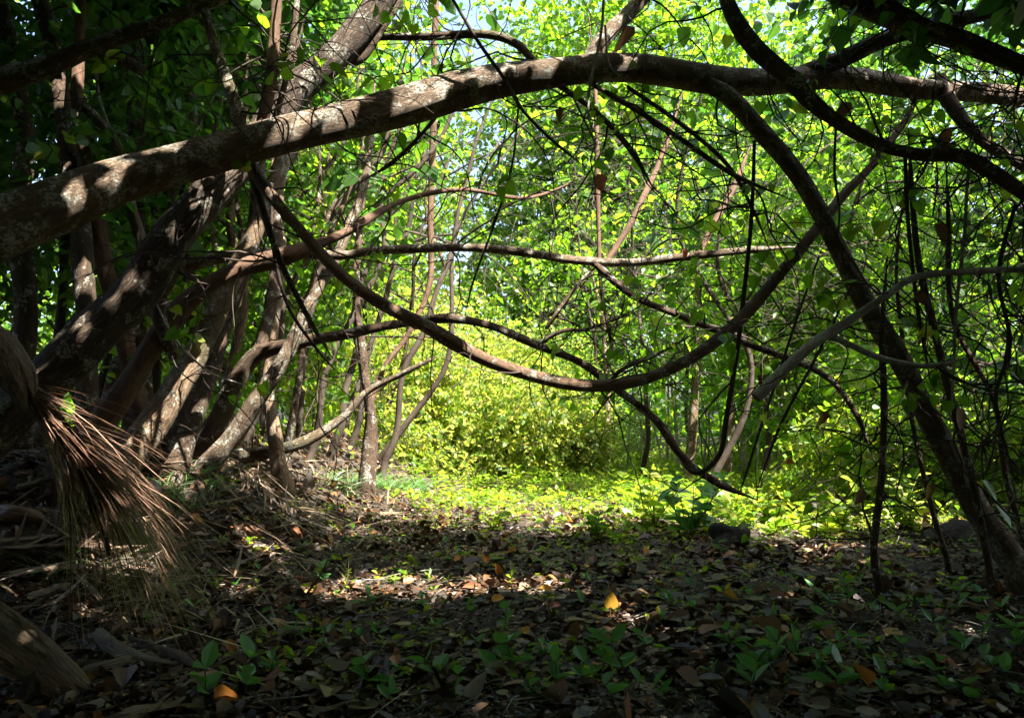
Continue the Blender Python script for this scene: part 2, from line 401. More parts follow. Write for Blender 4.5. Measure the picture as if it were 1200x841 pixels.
# sun holes: gaps in the canopy through which beams fall on particular spots
HOLES = []
def hole(p, r, leave=0.0): HOLES.append((np.asarray(p, float), r, leave))
def hole_keep(pos):
    keep = np.ones(len(pos), bool)
    for p, r, leave in HOLES:
        d = pos - p; t = d @ SUNV
        dist = np.linalg.norm(d - t[:, None] * SUNV, axis=1)
        edge = r * (0.75 + 0.5 * rng.random(len(pos)))
        keep &= ~((t > 0.25) & (dist < edge) & (rng.random(len(pos)) >= leave))
    return keep

def blades(mb, pos, d0, bend, L, W, seg=4, mi=None, twist=0.3):
    N = len(pos); t = np.linspace(0, 1, seg + 1)
    c = pos[:, None] + d0[:, None] * (L[:, None] * t)[:, :, None] + bend[:, None] * (L[:, None] * t ** 2)[:, :, None]
    side = norm(np.cross(d0, rand_unit(N) * twist + np.array([0.3, 0.2, 1.0])))
    wd = (W[:, None] * np.clip(1.08 - t ** 1.6, 0.06, 1) * np.clip(0.4 + t * 4, 0, 1))[:, :, None]
    V = np.stack([c - side[:, None] * wd * 0.5, c + side[:, None] * wd * 0.5], 2)
    k = 2 * (seg + 1); q = np.array([(2 * i, 2 * i + 1, 2 * i + 3, 2 * i + 2) for i in range(seg)])
    Fc = (q[None] + (np.arange(N) * k)[:, None, None]).reshape(-1, 4)
    mb.add(V.reshape(-1, 3), [Fc], None, mi)

# ------------------------------------------------------------------ ground
def warp(a, near, far, n):
    t = np.linspace(-1, 1, n); return np.sign(t) * (near * np.abs(t) + (far - near) * np.abs(t) ** 5) + a
gx = warp(0, 9, 160, 240); gy = warp(7, 9, 200, 260)
GX, GY = np.meshgrid(gx, gy)
GZ = terrain(GX, GY)
mb = MB(); nx = len(gx); ny = len(gy)
idx = np.arange(nx * ny).reshape(ny, nx)
mb.add(np.stack([GX, GY, GZ], -1).reshape(-1, 3), [np.stack([idx[:-1, :-1], idx[:-1, 1:], idx[1:, 1:], idx[1:, :-1]], -1).reshape(-1, 4)])
g = mb.build('ground', M['soil']); g['kind'] = 'structure'

# ------------------------------------------------------------------ hero branches
def pix(pts, close=None):
    """list of (px, py, depth, width in px) -> world points and radii"""
    W3 = [P(a, b, d) for a, b, d, w in pts]; R3 = [w * 0.43 * d / F for a, b, d, w in pts]
    return W3, R3

TREES = {}
TW_ANCH = {}
def tree(key, name, label, cat, base, group=None):
    TREES[key] = thing(name, label, cat, base, group); TW_ANCH[key] = []
    return TREES[key]
def limb(key, part, pts, mat, sides=12, pre=None, post=None, rough=0.10, wob=0.25, label=None, cap=None, flat=None):
    W3, R3 = pix(pts)
    if pts[-1][3] <= 12 and not post and 0 < pts[-1][0] < 1200 and 0 < pts[-1][1] and not (cap and len(pts) < 3): R3[-1] *= 0.3
    if pre: W3 = [np.array(p[:3]) for p in pre] + W3; R3 = [p[3] for p in pre] + R3
    if post: W3 = W3 + [np.array(p[:3]) for p in post]; R3 = R3 + [p[3] for p in post]
    b = MB(); O, R = tube(b, W3, R3, sides, rough=rough, wob=wob, cap_mi=(1 if cap else None), flat=flat)
    root = TREES[key]
    o = b.build(part, [M[mat], M['cut']] if cap else M[mat], root, root.location)
    if label: o['label'] = label
    TW_ANCH[key].append((O, R)); return O, R

# 1. the great arching tree
arch = tree('arch', 'arching_tree', 'thick lichen-spotted trunk arching right across the whole path', 'tree', (-4.7, 3.3, float(terrain(-4.7, 3.3)) - 0.05))
limb('arch', 'trunk', [(-60, 298, 3.9, 86), (0, 270, 4.0, 82), (70, 243, 4.15, 72), (140, 213, 4.3, 62), (220, 188, 4.45, 56), (300, 166, 4.6, 54), (400, 142, 4.8, 52), (500, 118, 5.0, 50), (600, 92, 5.2, 45),
     (680, 80, 5.35, 42), (740, 82, 5.5, 40), (820, 92, 5.65, 38), (900, 94, 5.8, 35), (1000, 94, 6.0, 31), (1100, 105, 6.2, 28), (1230, 118, 6.5, 25)], 'bark', 28,
     pre=[(-4.75, 3.3, 0.0, 0.34), (-4.4, 3.4, 0.75, 0.24)], rough=0.06, wob=0.18, post=[(5.4, 7.0, 3.9, 0.06)])
limb('arch', 'branch', [(306, 152, 4.66, 17), (318, 90, 4.7, 17), (322, 40, 4.75, 16), (326, -40, 4.8, 15)], 'bark_red', 14, rough=0.05, wob=0.1, label='smooth red-brown upright branch')
limb('arch', 'branch', [(322, 140, 4.75, 8), (336, 90, 4.8, 8), (345, 40, 4.85, 9), (350, -30, 4.9, 8)], 'bark_dark', 8)
limb('arch', 'branch', [(284, 162, 4.62, 20), (272, 110, 4.7, 17), (258, 70, 4.8, 14), (240, 15, 4.9, 12), (228, -30, 5, 11)], 'bark', 12)
limb('arch', 'branch', [(690, 76, 5.4, 26), (712, 42, 5.5, 22), (740, 10, 5.6, 20), (775, -30, 5.7, 18)], 'bark', 14)
limb('arch', 'branch', [(632, 80, 5.3, 10), (605, 52, 5.4, 12), (565, 40, 5.5, 12), (500, 42, 5.7, 11), (440, 46, 5.9, 10), (400, 60, 6.1, 8)], 'bark_dark', 10)
limb('arch', 'branch', [(815, 92, 5.65, 22), (862, 122, 5.6, 25), (915, 182, 5.55, 24), (955, 240, 5.5, 24), (987, 300, 5.45, 25), (1020, 360, 5.4, 28), (1060, 435, 5.3, 29), (1100, 510, 5.2, 30), (1140, 585, 5.1, 32), (1180, 650, 5.0, 38)], 'bark', 16,
     post=[(3.16, 4.95, 0.05, 0.16)], label='stem that bends down to the ground on the right')
limb('arch', 'branch', [(940, 88, 5.9, 26), (985, 70, 5.8, 24), (1035, 48, 5.7, 22), (1090, 30, 5.6, 22), (1180, 10, 5.5, 18), (1290, -20, 5.4, 12)], 'bark_dark', 10)
limb('arch', 'branch', [(1098, 92, 6.2, 22), (1120, 130, 6.1, 20), (1150, 165, 6.0, 17), (1210, 200, 5.9, 15)], 'bark_dark', 10)
for pts in ([(655, 100, 5.3, 8), (700, 132, 5.3, 8), (738, 175, 5.3, 8), (766, 222, 5.3, 8)],
            [(692, 98, 5.4, 7), (745, 128, 5.3, 8), (800, 165, 5.2, 8), (860, 205, 5.2, 7), (930, 235, 5.2, 5)],
            [(735, 102, 5.5, 6), (790, 140, 5.5, 6), (850, 190, 5.5, 6), (880, 240, 5.6, 5), (905, 300, 5.6, 4)],
            [(530, 110, 5.0, 5), (500, 150, 5.3, 6), (460, 190, 5.6, 6), (420, 215, 5.9, 5)]):
    limb('arch', 'branch', pts, 'bark_dark', 7)

# 2. trees behind and beside, left
def left_tree(key, label, pts, mat, sides=14, pre_r=1.35, **kw):
    px, py, d, w = pts[0]; p = P(px, py, d); bz = float(terrain(p[0], p[1]))
    q = P(*pts[1][:3]); dr = norm(p - q)
    base = p.copy()
    if p[2] > bz: base = p + dr * (p[2] - bz) / max(0.3, -dr[2])
    base[2] = float(terrain(base[0], base[1])) - 0.06
    tree(key, kw.pop('name', 'leaning_tree'), label, 'tree', base, 'leaning trunks on the left bank')
    r0 = w * 0.43 * d / F
    limb(key, 'trunk', pts, mat, sides, pre=[(*base, r0 * pre_r)] if p[2] > bz + 0.02 else None, **kw)

left_tree('big', 'thick ridged trunk slanting up right behind the arching trunk', [(35, 455, 4.9, 62), (105, 395, 5.0, 62), (165, 335, 5.1, 60), (225, 258, 5.2, 54), (280, 190, 5.35, 50), (330, 125, 5.5, 46), (385, 70, 5.6, 40), (430, 22, 5.7, 37), (465, -30, 5.8, 34)], 'bark_brown', 20)
limb('big', 'branch', [(395, 62, 5.65, 20), (420, 68, 5.75, 18), (450, 30, 5.8, 14), (480, -20, 5.9, 12)], 'bark_dark', 10)
limb('big', 'branch', [(205, 300, 5.3, 28), (185, 360, 5.6, 20), (200, 410, 5.7, 16)], 'bark_dark', 10)
left_tree('red', 'red-brown shredding trunk between the thick ridged trunk and the pale sunlit trunk', [(135, 478, 5.6, 33), (178, 405, 5.7, 31), (222, 352, 5.8, 27), (275, 318, 5.9, 24), (330, 300, 6.0, 24), (400, 275, 6.2, 13), (470, 236, 6.6, 8), (540, 222, 6.9, 6), (620, 232, 7.3, 5), (690, 205, 7.6, 3)], 'bark_red', 14)
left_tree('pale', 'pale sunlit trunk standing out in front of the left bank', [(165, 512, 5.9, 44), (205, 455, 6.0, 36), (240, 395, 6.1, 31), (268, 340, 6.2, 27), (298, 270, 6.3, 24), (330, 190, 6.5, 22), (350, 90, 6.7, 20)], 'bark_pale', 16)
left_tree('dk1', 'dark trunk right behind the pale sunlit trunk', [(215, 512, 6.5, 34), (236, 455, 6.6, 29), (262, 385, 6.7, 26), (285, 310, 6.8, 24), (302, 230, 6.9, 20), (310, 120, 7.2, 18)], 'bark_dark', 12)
left_tree('dk2', 'brown trunk forking low, second to the right of the pale sunlit trunk', [(238, 512, 7.2, 34), (268, 470, 7.2, 28), (300, 420, 7.2, 24), (345, 402, 7.1, 17), (400, 392, 7.0, 14), (455, 380, 7.0, 12), (520, 374, 7.0, 12), (575, 382, 7.0, 11), (625, 402, 7.0, 11), (680, 426, 7.0, 11), (722, 456, 7.0, 11), (768, 490, 7.0, 11), (800, 535, 6.9, 11), (840, 565, 6.9, 10), (888, 586, 6.8, 7)], 'bark_dark', 10, rough=0.14)
limb('dk2', 'branch', [(300, 420, 7.2, 20), (318, 360, 7.4, 18), (325, 280, 7.6, 16), (330, 180, 8, 13)], 'bark_dark', 10)
left_tree('dk3', 'slim dark trunk leaning right with a sunlit elbow near its foot', [(272, 512, 6.9, 26), (300, 470, 6.9, 23), (330, 425, 6.9, 20), (352, 375, 7.0, 18), (378, 330, 7.1, 15), (402, 285, 7.2, 13), (430, 200, 7.5, 12), (440, 90, 7.9, 11)], 'bark', 12)
left_tree('dk4', 'thin upright trunk with pale spots at the right end of the left bank', [(325, 520, 7.8, 20), (312, 455, 7.8, 16), (322, 380, 7.9, 14), (330, 300, 8.0, 13), (322, 200, 8.3, 12), (330, 80, 8.6, 10)], 'bark_pale', 10)
left_tree('dk5', 'low slanting branch-like trunk with a bleached broken tip', [(348, 522, 8.0, 15), (400, 490, 8.0, 11), (430, 458, 8.0, 9), (470, 438, 8.0, 8), (500, 424, 8.0, 6), (514, 417, 8.0, 2)], 'bark', 10, rough=0.16)
left_tree('dk6', 'short dark stump-footed stem with several thin upright shoots', [(432, 532, 9.2, 20), (434, 480, 9.2, 14), (425, 420, 9.2, 12), (418, 330, 9.3, 10), (425, 220, 9.5, 9), (430, 100, 9.8, 8)], 'bark_dark', 10)
limb('dk6', 'branch', [(434, 470, 9.2, 10), (450, 430, 9.3, 8), (480, 390, 9.4, 7), (503, 330, 9.5, 8), (505, 240, 9.6, 9), (508, 120, 9.7, 9), (511, -20, 9.9, 9)], 'bark_red', 7)
left_tree('l2', 'slim upright trunk with two sunlit bands near the upper left corner', [(102, 420, 6.2, 26), (98, 330, 6.2, 26), (92, 250, 6.3, 27), (78, 170, 6.4, 26), (70, 90, 6.5, 24), (52, 20, 6.6, 22), (40, -30, 6.7, 20)], 'bark_dark', 12)
left_tree('l3', 'reddish trunk with pale patches, forking beside the mossy corner limb', [(150, 420, 6.6, 24), (128, 330, 6.5, 24), (112, 250, 6.4, 24), (98, 180, 6.3, 20), (91, 120, 6.3, 16), (92, 60, 6.4, 14), (96, -20, 6.5, 13)], 'bark_red', 12)
limb('l3', 'branch', [(93, 120, 6.3, 13), (118, 145, 6.3, 14), (138, 175, 6.4, 14), (150, 230, 6.5, 14), (172, 300, 6.6, 16), (196, 370, 6.7, 14), (204, 420, 6.8, 14)], 'bark', 10)
left_tree('l4', 'dark straight trunk standing far back between the left trunks', [(168, 430, 8.2, 24), (162, 300, 8.2, 22), (160, 200, 8.3, 22), (158, 100, 8.4, 22), (150, -20, 8.6, 20)], 'bark_dark', 10)
left_tree('l5', 'thin dark trunk bending left behind the tilted stub branch', [(228, 420, 8.6, 16), (220, 300, 8.6, 16), (226, 180, 8.7, 15), (222, 90, 8.8, 14), (236, -20, 9, 13)], 'bark_dark', 8)
left_tree('l6', 'dim trunk at the left edge half hidden behind the arching trunk', [(22, 440, 6.4, 34), (28, 340, 6.4, 30), (20, 240, 6.5, 28), (30, 160, 6.6, 26), (10, 60, 6.7, 24), (-10, -20, 6.8, 22)], 'bark_dark', 12)
left_tree('l7', 'slender trunk tilted left in the gap above the pale trunk', [(262, 420, 9.4, 15), (255, 320, 9.4, 14), (242, 240, 9.4, 13), (228, 150, 9.5, 12), (240, 60, 9.6, 12), (232, -20, 9.7, 10)], 'bark', 8)
left_tree('l8', 'pale slim trunk behind the thick ridged trunk, spotted by sun', [(270, 440, 8.0, 15), (285, 350, 8.0, 14), (270, 260, 8.0, 13), (285, 190, 8.1, 12), (290, 60, 8.2, 12)], 'bark_pale', 8)
left_tree('l9', 'curved grey trunk arching right above the red-brown trunk', [(60, 470, 6.9, 26), (90, 380, 6.9, 24), (150, 340, 6.9, 20), (200, 320, 6.9, 17), (260, 300, 6.9, 16), (330, 296, 7.0, 15), (400, 300, 7.0, 13), (440, 293, 7.0, 12), (520, 290, 7.0, 12), (600, 295, 7.0, 12), (680, 305, 7.0, 12), (740, 308, 7.0, 12), (800, 301, 7.0, 11), (870, 293, 7.0, 10), (945, 289, 7.0, 7)], 'bark', 10)
limb('l9', 'branch', [(695, 307, 7.0, 10), (742, 346, 6.9, 10), (800, 372, 6.8, 9), (870, 400, 6.7, 9), (960, 436, 6.6, 9), (1000, 480, 6.5, 8), (1025, 540, 6.4, 6)], 'bark_dark', 8)
limb('l9', 'branch', [(702, 308, 7.0, 6), (706, 350, 6.95, 5), (716, 400, 6.9, 5), (722, 430, 6.9, 3)], 'bark_dark', 6)
limb('l9', 'branch', [(712, 305, 7.1, 9), (745, 250, 7.3, 9), (775, 185, 7.6, 8), (800, 108, 7.9, 7)], 'bark_red', 8)
limb('l9', 'branch', [(820, 297, 7.05, 7), (840, 255, 7.2, 9), (862, 215, 7.4, 10), (880, 170, 7.6, 9)], 'bark_red', 8)
limb('l9', 'branch', [(640, 385, 7.0, 6), (680, 330, 7.0, 6), (700, 312, 7.0, 6)], 'bark_dark', 6)
limb('l9', 'branch', [(702, 308, 7.05, 6), (700, 200, 7.2, 7), (698, 110, 7.4, 6), (690, 20, 7.6, 6)], 'bark_red', 6)
limb('dk2', 'branch', [(628, 404, 7.0, 7), (660, 387, 6.9, 6), (690, 385, 6.9, 5), (760, 360, 6.8, 4)], 'bark_dark', 6)
limb('dk2', 'branch', [(712, 450, 7.0, 5), (730, 432, 6.9, 6), (770, 415, 6.9, 5), (815, 390, 6.8, 4)], 'bark_dark', 6)

SLIM = [(205, 505, 7.6, 90, 12, 'slim leaning stem squeezed between the pale sunlit trunk and the dark one'), (255, 512, 8.0, 60, 10, 'slim stem leaning behind the low-forking brown trunk'), (290, 515, 8.6, 95, 11, 'thin leaning stem left of the sunlit-elbow trunk'),
 (340, 520, 8.4, 40, 9, 'thin nearly upright stem between the sunlit elbow and the bleached tip'), (365, 525, 9.4, 80, 9, 'far slanting stem behind the bleached broken tip'), (390, 528, 10.2, 70, 9, 'far thin stem left of the stump-footed stem'),
 (455, 535, 10.6, 70, 8, 'far slanting stem right of the stump-footed stem'), (120, 480, 7.4, 120, 16, 'leaning stem half hidden behind the red-brown trunk'), (310, 515, 10.5, -30, 9, 'far stem tilted left among the right-leaning stems'), (180, 490, 8.8, 20, 13, 'upright stem far behind the foot of the pale trunk'), (150, 500, 8.4, 60, 11, 'crooked stem leaning between the red-brown trunk and the pale sunlit trunk'), (228, 508, 9.2, 100, 9, 'thin far stem crossing behind the low-forking brown trunk'), (60, 470, 8.6, 30, 13, 'dark stem standing behind the dry frond and the thick ridged trunk'), (295, 512, 9.0, 130, 9, 'long thin stem slanting far right behind the sunlit elbow'), (350, 520, 10.4, 20, 7, 'wiry far stem rising behind the bleached tip'), (110, 480, 9.4, 70, 10, 'far leaning stem seen above the dry frond'),
 (410, 530, 11.5, 60, 8, 'farthest thin stem seen over the bluish grass')]
for i, (px, py, d, lean, w, lb) in enumerate(SLIM):
    pts = [(px, py, d, w * 1.2), (px + lean * .35, py - 110, d, w), (px + lean * .8 + rng.normal(0, 10), py - 220, d + .2, w * .85), (px + lean * 1.5 + rng.normal(0, 15), py - 340, d + .4, w * .7), (px + lean * 2.0, py - 470, d + .6, w * .5)]
    left_tree('s%d' % i, lb, pts, ['bark_dark', 'bark', 'bark_dark', 'bark_dark'][i % 4] if d < 8.5 else 'twig', 9, wob=1.2)
    limb('s%d' % i, 'branch', [(*pts[2][:3], w * .6), (pts[2][0] + rng.normal(20, 30), pts[2][1] - 70, d + .3, w * .5), (pts[2][0] + rng.normal(40, 50), pts[2][1] - 160, d + .5, w * .3)], 'bark_dark', 7)

# 3. limbs that hang into the picture from trees off to the side
tree('corner', 'overhanging_limb', 'mossy forked limb crossing the upper left corner', 'branch', P(-90, 130, 4.6))
limb('corner', 'limb', [(-90, 130, 4.6, 36), (0, 96, 4.7, 34), (60, 76, 4.75, 30), (100, 58, 4.8, 26), (150, 40, 4.85, 22), (220, 15, 4.9, 18), (290, -15, 5.0, 16)], 'bark', 14)
limb('corner', 'branch', [(105, 62, 4.8, 20), (140, 70, 4.95, 18), (168, 84, 5.1, 16)], 'bark', 10)
tree('diag', 'overhanging_limb', 'dark sinuous limb running from the top down to the right edge', 'branch', P(845, -25, 5.1))
limb('diag', 'limb', [(842, -30, 5.1, 20), (858, 15, 5.0, 22), (885, 55, 4.95, 24), (922, 90, 4.9, 24), (945, 115, 4.85, 23), (975, 138, 4.8, 18), (1030, 168, 4.75, 17), (1080, 182, 4.7, 18), (1120, 184, 4.65, 19), (1150, 196, 4.6, 19), (1220, 240, 4.5, 17)], 'bark_dark', 14)
limb('diag', 'branch', [(1095, 182, 4.7, 6), (1103, 166, 4.68, 4), (1106, 162, 4.68, 2)], 'bark_grey', 6)
tree('topr', 'overhanging_limb', 'thick grey limb with a sunlit knot across the upper right corner', 'branch', P(945, -30, 5.4))
limb('topr', 'limb', [(940, -30, 5.4, 30), (1000, 6, 5.3, 32), (1060, 26, 5.2, 30), (1120, 42, 5.1, 28), (1200, 78, 5.0, 26), (1280, 110, 4.9, 26)], 'bark', 14)
tree('topr2', 'overhanging_limb', 'thin black limb running just below the thick grey corner limb', 'branch', P(1005, -20, 4.8))
limb('topr2', 'limb', [(1005, -20, 4.8, 10), (1060, 14, 4.75, 12), (1110, 40, 4.7, 12), (1160, 62, 4.65, 12), (1240, 100, 4.6, 12)], 'bark_dark', 8)

# 4. the swooping vine, the cut branch, stems on the right
tree('swoop', 'hanging_vine', 'long smooth brown vine hanging in a wide loop over the path', 'vine', P(298, 205, 4.7))
limb('swoop', 'stem', [(292, 192, 4.75, 17.6), (312, 222, 4.72, 17.6), (345, 262, 4.75, 15.8), (400, 320, 4.8, 16.7), (455, 360, 4.85, 18.5), (500, 384, 4.9, 19.4), (530, 402, 4.9, 21.1), (575, 424, 4.95, 18.5), (640, 443, 5.0, 16.7), (700, 451, 5.05, 15.8), (760, 443, 5.15, 15.8), (815, 416, 5.25, 15.8), (870, 370, 5.4, 15.8), (915, 322, 5.5, 15.0), (955, 272, 5.65, 14.1), (990, 226, 5.8, 12.3), (1025, 190, 5.95, 10.6), (1062, 140, 6.1, 8.8), (1078, 100, 6.2, 7.9)], 'bark_vine', 14, rough=0.13, wob=0.3)
limb('swoop', 'branch', [(296, 205, 4.75, 12), (306, 240, 4.8, 11), (330, 310, 4.85, 9), (360, 370, 4.9, 7), (390, 420, 5.0, 5)], 'bark_dark', 8)
tree('cutb', 'cut_branch', 'pale grey forked branch with a sawn end hanging in front of the right stem', 'branch', P(885, 466, 4.6))
limb('cutb', 'stem', [(886, 466, 4.6, 15), (918, 434, 4.62, 15), (950, 404, 4.64, 15), (975, 387, 4.66, 14), (1002, 370, 4.68, 11), (1040, 345, 4.7, 10), (1075, 324, 4.75, 10), (1140, 318, 4.8, 9), (1215, 316, 4.9, 8)], 'bark_grey', 12, cap=True, rough=0.06)
limb('cutb', 'fork', [(972, 394, 4.66, 9), (992, 402, 4.65, 9), (1022, 416, 4.6, 9), (1060, 426, 4.6, 8), (1095, 428, 4.6, 7), (1140, 418, 4.6, 5)], 'bark_grey', 8)

RIGHT = [
 ('thin_tree', 'thin straight sapling rooted left of the stem that bends to the ground', [(1030, 688, 5.1, 12), (1024, 640, 5.1, 10), (1032, 560, 5.1, 9), (1036, 470, 5.1, 9), (1034, 390, 5.1, 8), (1040, 300, 5.2, 6)]),
 ('thin_tree', 'slender stem curving close beside the right-hand ground stem', [(1160, 668, 4.9, 10), (1142, 570, 4.9, 10), (1118, 480, 4.9, 10), (1095, 390, 4.9, 10), (1078, 310, 4.9, 9), (1068, 225, 5, 8), (1064, 150, 5.1, 6)]),
 ('thin_tree', 'dark spindly stem leaning behind the right-hand ground stem', [(1110, 655, 5.9, 8), (1090, 590, 5.9, 7), (1075, 520, 5.9, 6), (1060, 420, 5.9, 6), (1050, 320, 5.9, 5), (1062, 200, 6, 4)]),
 ('thin_tree', 'spindly stem against the bright leaves near the right edge', [(1198, 640, 5.6, 9), (1180, 560, 5.6, 8), (1165, 470, 5.6, 7), (1120, 380, 5.6, 7), (1112, 280, 5.6, 7), (1108, 180, 5.7, 6)]),
]
for i, (nm, lb, pts) in enumerate(RIGHT):
    px, py, d, w = pts[0]; p = P(px, py, d); p[2] = float(terrain(p[0], p[1])) - 0.03
    tree('r%d' % i, nm, lb, 'sapling', p, 'thin stems at the right of the path')
    limb('r%d' % i, 'stem', pts, 'bark_dark', 9, pre=[(*p, w * 0.6 * d / F)], wob=0.5)

VINES = [
 ('thin dark vine swinging from the loop down to the low twig tips', [(884, 165, 5.6, 5), (880, 270, 5.6, 6), (868, 380, 5.6, 7), (852, 480, 5.6, 7), (843, 530, 5.6, 7), (815, 552, 5.6, 6), (790, 530, 5.7, 4)]),
 ('taut vine dropping from the top of the picture across the arching trunk', [(525, -10, 4.8, 5), (560, 48, 4.85, 6), (590, 90, 4.9, 6), (612, 128, 4.95, 5), (650, 168, 5.0, 5), (690, 200, 5.1, 4)]),
 ('pale bare root dangling in front of the arching trunk', [(708, -10, 5.0, 4), (704, 45, 5.0, 4), (692, 100, 5.0, 4), (690, 140, 5.0, 3), (702, 165, 5.0, 2)]),
 ('hooked pale root beside the dangling bare root', [(709, 30, 5.05, 3), (712, 70, 5.05, 3), (720, 85, 5.05, 3), (734, 93, 5.05, 2)]),
 ('thin upright vine rising left of the centre to the arching trunk', [(608, 122, 5.2, 3), (600, 190, 5.3, 3), (580, 260, 5.5, 3), (555, 330, 5.7, 3), (545, 370, 5.8, 2)]),
 ('straight vine hanging just right of the dark sinuous limb', [(1060, 175, 4.8, 6), (1064, 240, 4.8, 6), (1070, 300, 4.8, 6), (1078, 380, 4.8, 6), (1090, 450, 4.8, 5)]),
 ('vine hanging under the middle of the dark sinuous limb', [(980, 140, 4.85, 4), (978, 200, 4.9, 4), (984, 250, 4.9, 3), (980, 300, 4.9, 3)]),
 ('slack vine drooping between the pale cut branch and the right edge', [(1135, 200, 4.8, 5), (1128, 280, 4.8, 5), (1120, 360, 4.8, 5), (1118, 440, 4.8, 4), (1112, 520, 4.8, 4)]),
 ('twisting vine rising at the far right edge', [(1190, 240, 4.9, 6), (1170, 320, 4.9, 6), (1185, 400, 4.9, 6), (1168, 470, 4.9, 6), (1188, 560, 4.9, 6)]),
 ('long thin vine slanting down from the loop towards the rock', [(960, 300, 5.9, 3), (930, 380, 5.8, 4), (905, 460, 5.8, 4), (880, 540, 5.7, 4), (862, 590, 5.7, 3)]),
 ('long thin vine slanting beside the sawn branch end', [(1000, 330, 5.3, 3), (950, 430, 5.4, 4), (915, 500, 5.5, 4), (880, 590, 5.6, 3)]),
 ('wiry vine rising straight behind the left end of the loop', [(318, 215, 5.6, 5), (322, 290, 5.7, 5), (338, 360, 5.8, 5), (372, 410, 5.9, 4), (400, 440, 6, 3)]),
 ('crooked bleached twig sticking up at the upper left', [(112, 80, 5.2, 4), (116, 110, 5.2, 4), (122, 130, 5.2, 3), (130, 150, 5.2, 3), (142, 158, 5.2, 3)]),
 ('bleached hooked twig under the mossy corner limb', [(140, 156, 5.0, 2.5), (152, 162, 5.0, 2.5), (165, 160, 5.0, 2.5), (172, 152, 5.0, 1.5)]),
 ('pale twig curving out from the pale sunlit trunk', [(160, 300, 5.2, 3), (200, 390, 5.3, 3), (240, 432, 5.3, 3), (268, 445, 5.3, 2.5), (292, 452, 5.3, 1.5)]),
]
for i, (lb, pts) in enumerate(VINES):
    tree('v%d' % i, 'vine' if 'vine' in lb else 'twig', lb, 'vine' if 'vine' in lb else 'twig', P(*pts[0][:3]), 'thin vines and twigs hanging in the tunnel')
    limb('v%d' % i, 'stem', pts, 'bark_grey' if ('pale' in lb or 'bleached' in lb) else 'twig', 6, wob=1.0, rough=0.05)

# ------------------------------------------------------------------ sun beams wanted at these places
for px, py, d, r in [(330, 160, 4.6, 0.14), (295, 162, 4.6, 0.10), (370, 150, 4.75, 0.13), (470, 130, 4.95, 0.14), (505, 118, 5.0, 0.10), (560, 104, 5.1, 0.12), (625, 92, 5.25, 0.10), (690, 72, 5.35, 0.08),
                     (120, 225, 4.3, 0.10), (60, 250, 4.1, 0.08), (205, 190, 4.45, 0.06), (228, 432, 6.1, 0.26), (190, 480, 6.0, 0.2), (250, 385, 6.1, 0.18), (92, 85, 6.4, 0.15), (95, 165, 6.3, 0.08), (1128, 38, 5.1, 0.10), (1030, 80, 6.0, 0.07),
                     (75, 478, 3.85, 0.11), (112, 522, 3.8, 0.11), (152, 580, 3.8, 0.11), (182, 640, 3.78, 0.09), (20, 730, 3.2, 0.07), (165, 620, 3.8, 0.08), (100, 325, 6.2, 0.12), (262, 440, 6.65, 0.2), (300, 425, 7.1, 0.22), (352, 380, 7, 0.18), (130, 370, 5.05, 0.07), (150, 460, 5.65, 0.14), (400, 490, 8, 0.2), (318, 480, 7.8, 0.16), (280, 480, 6.9, 0.15), (330, 470, 6.9, 0.2), (420, 150, 4.8, 0.07)]:
    hole(P(px, py, d), r * 1.5)
for px, py, r in [(410, 690, 0.16), (450, 688, 0.2), (500, 686, 0.2), (550, 688, 0.18), (600, 690, 0.16), (640, 686, 0.13), (745, 672, 0.12), (160, 660, 0.14), (110, 655, 0.12), (390, 585, 0.2), (330, 600, 0.14),
                  (430, 600, 0.2), (350, 565, 0.2), (480, 700, 0.15), (380, 692, 0.14), (560, 622, 0.3), (640, 632, 0.3), (1000, 660, 0.1), (880, 655, 0.12), (200, 560, 0.2), (270, 690, 0.08), (300, 640, 0.15)]:
    hole(ground_at(px, py), r * 1.6)
for _ in range(55):
    hole((rng.uniform(-1.6, 2.2), rng.uniform(4.2, 7.2), 0.1), rng.uniform(0.05, 0.13))
for _ in range(34):
    hole((rng.uniform(-1.6, 3.5), rng.uniform(6.2, 8.8), 0.1), rng.uniform(0.14, 0.34), 0.1)
for (x, y, r) in [(-0.5, 9, 0.6), (0.8, 9.2, 0.6), (2.2, 8.6, 0.6), (3.6, 8.2, 0.5), (-0.2, 11, 0.8), (1.8, 11, 0.8), (3.6, 10.5, 0.7), (0.4, 13.5, 1.0), (3, 13.5, 1.0), (5.4, 12, 0.8)]:
    hole((x, y, 0.2), r, 0.12)
for px, py, r in [(770, 600, 0.6), (905, 600, 0.7), (985, 600, 0.7), (1060, 600, 0.7), (930, 615, 0.5), (840, 595, 0.6), (1120, 600, 0.5), (700, 610, 0.5)]:
    q = ground_at(px, py + 15); hole(q + [0, 0, 0.4], r, 0.05)
for (x, y, z, r) in [(-1.4, 13.2, 1.0, 1.0), (-0.1, 14.4, 1.2, 1.2), (-1.9, 14.8, 1.2, 1.3), (-0.9, 16.4, 1.6, 1.5), (0.4, 17.6, 1.6, 1.5), (-2.6, 18, 2.2, 1.6), (-0.4, 20.2, 2.2, 1.8), (1.5, 19.4, 2, 1.6)]:
    hole((x, y, z), r * 1.45, 0.03)
for (x, y, z, r) in [(-1.6, 12.5, 2.6, 1.3), (-0.4, 11, 2.6, 1.1), (0.8, 12.5, 2.8, 1.3), (2.2, 13.5, 2.6, 1.3), (3.6, 11.5, 2.2, 1.2), (0, 14.5, 3, 1.4), (5, 10.5, 1.6, 1.2), (5.5, 13, 2, 1.4), (6.5, 11, 2, 1.2)]:
    hole((x, y, z), r, 0.33)
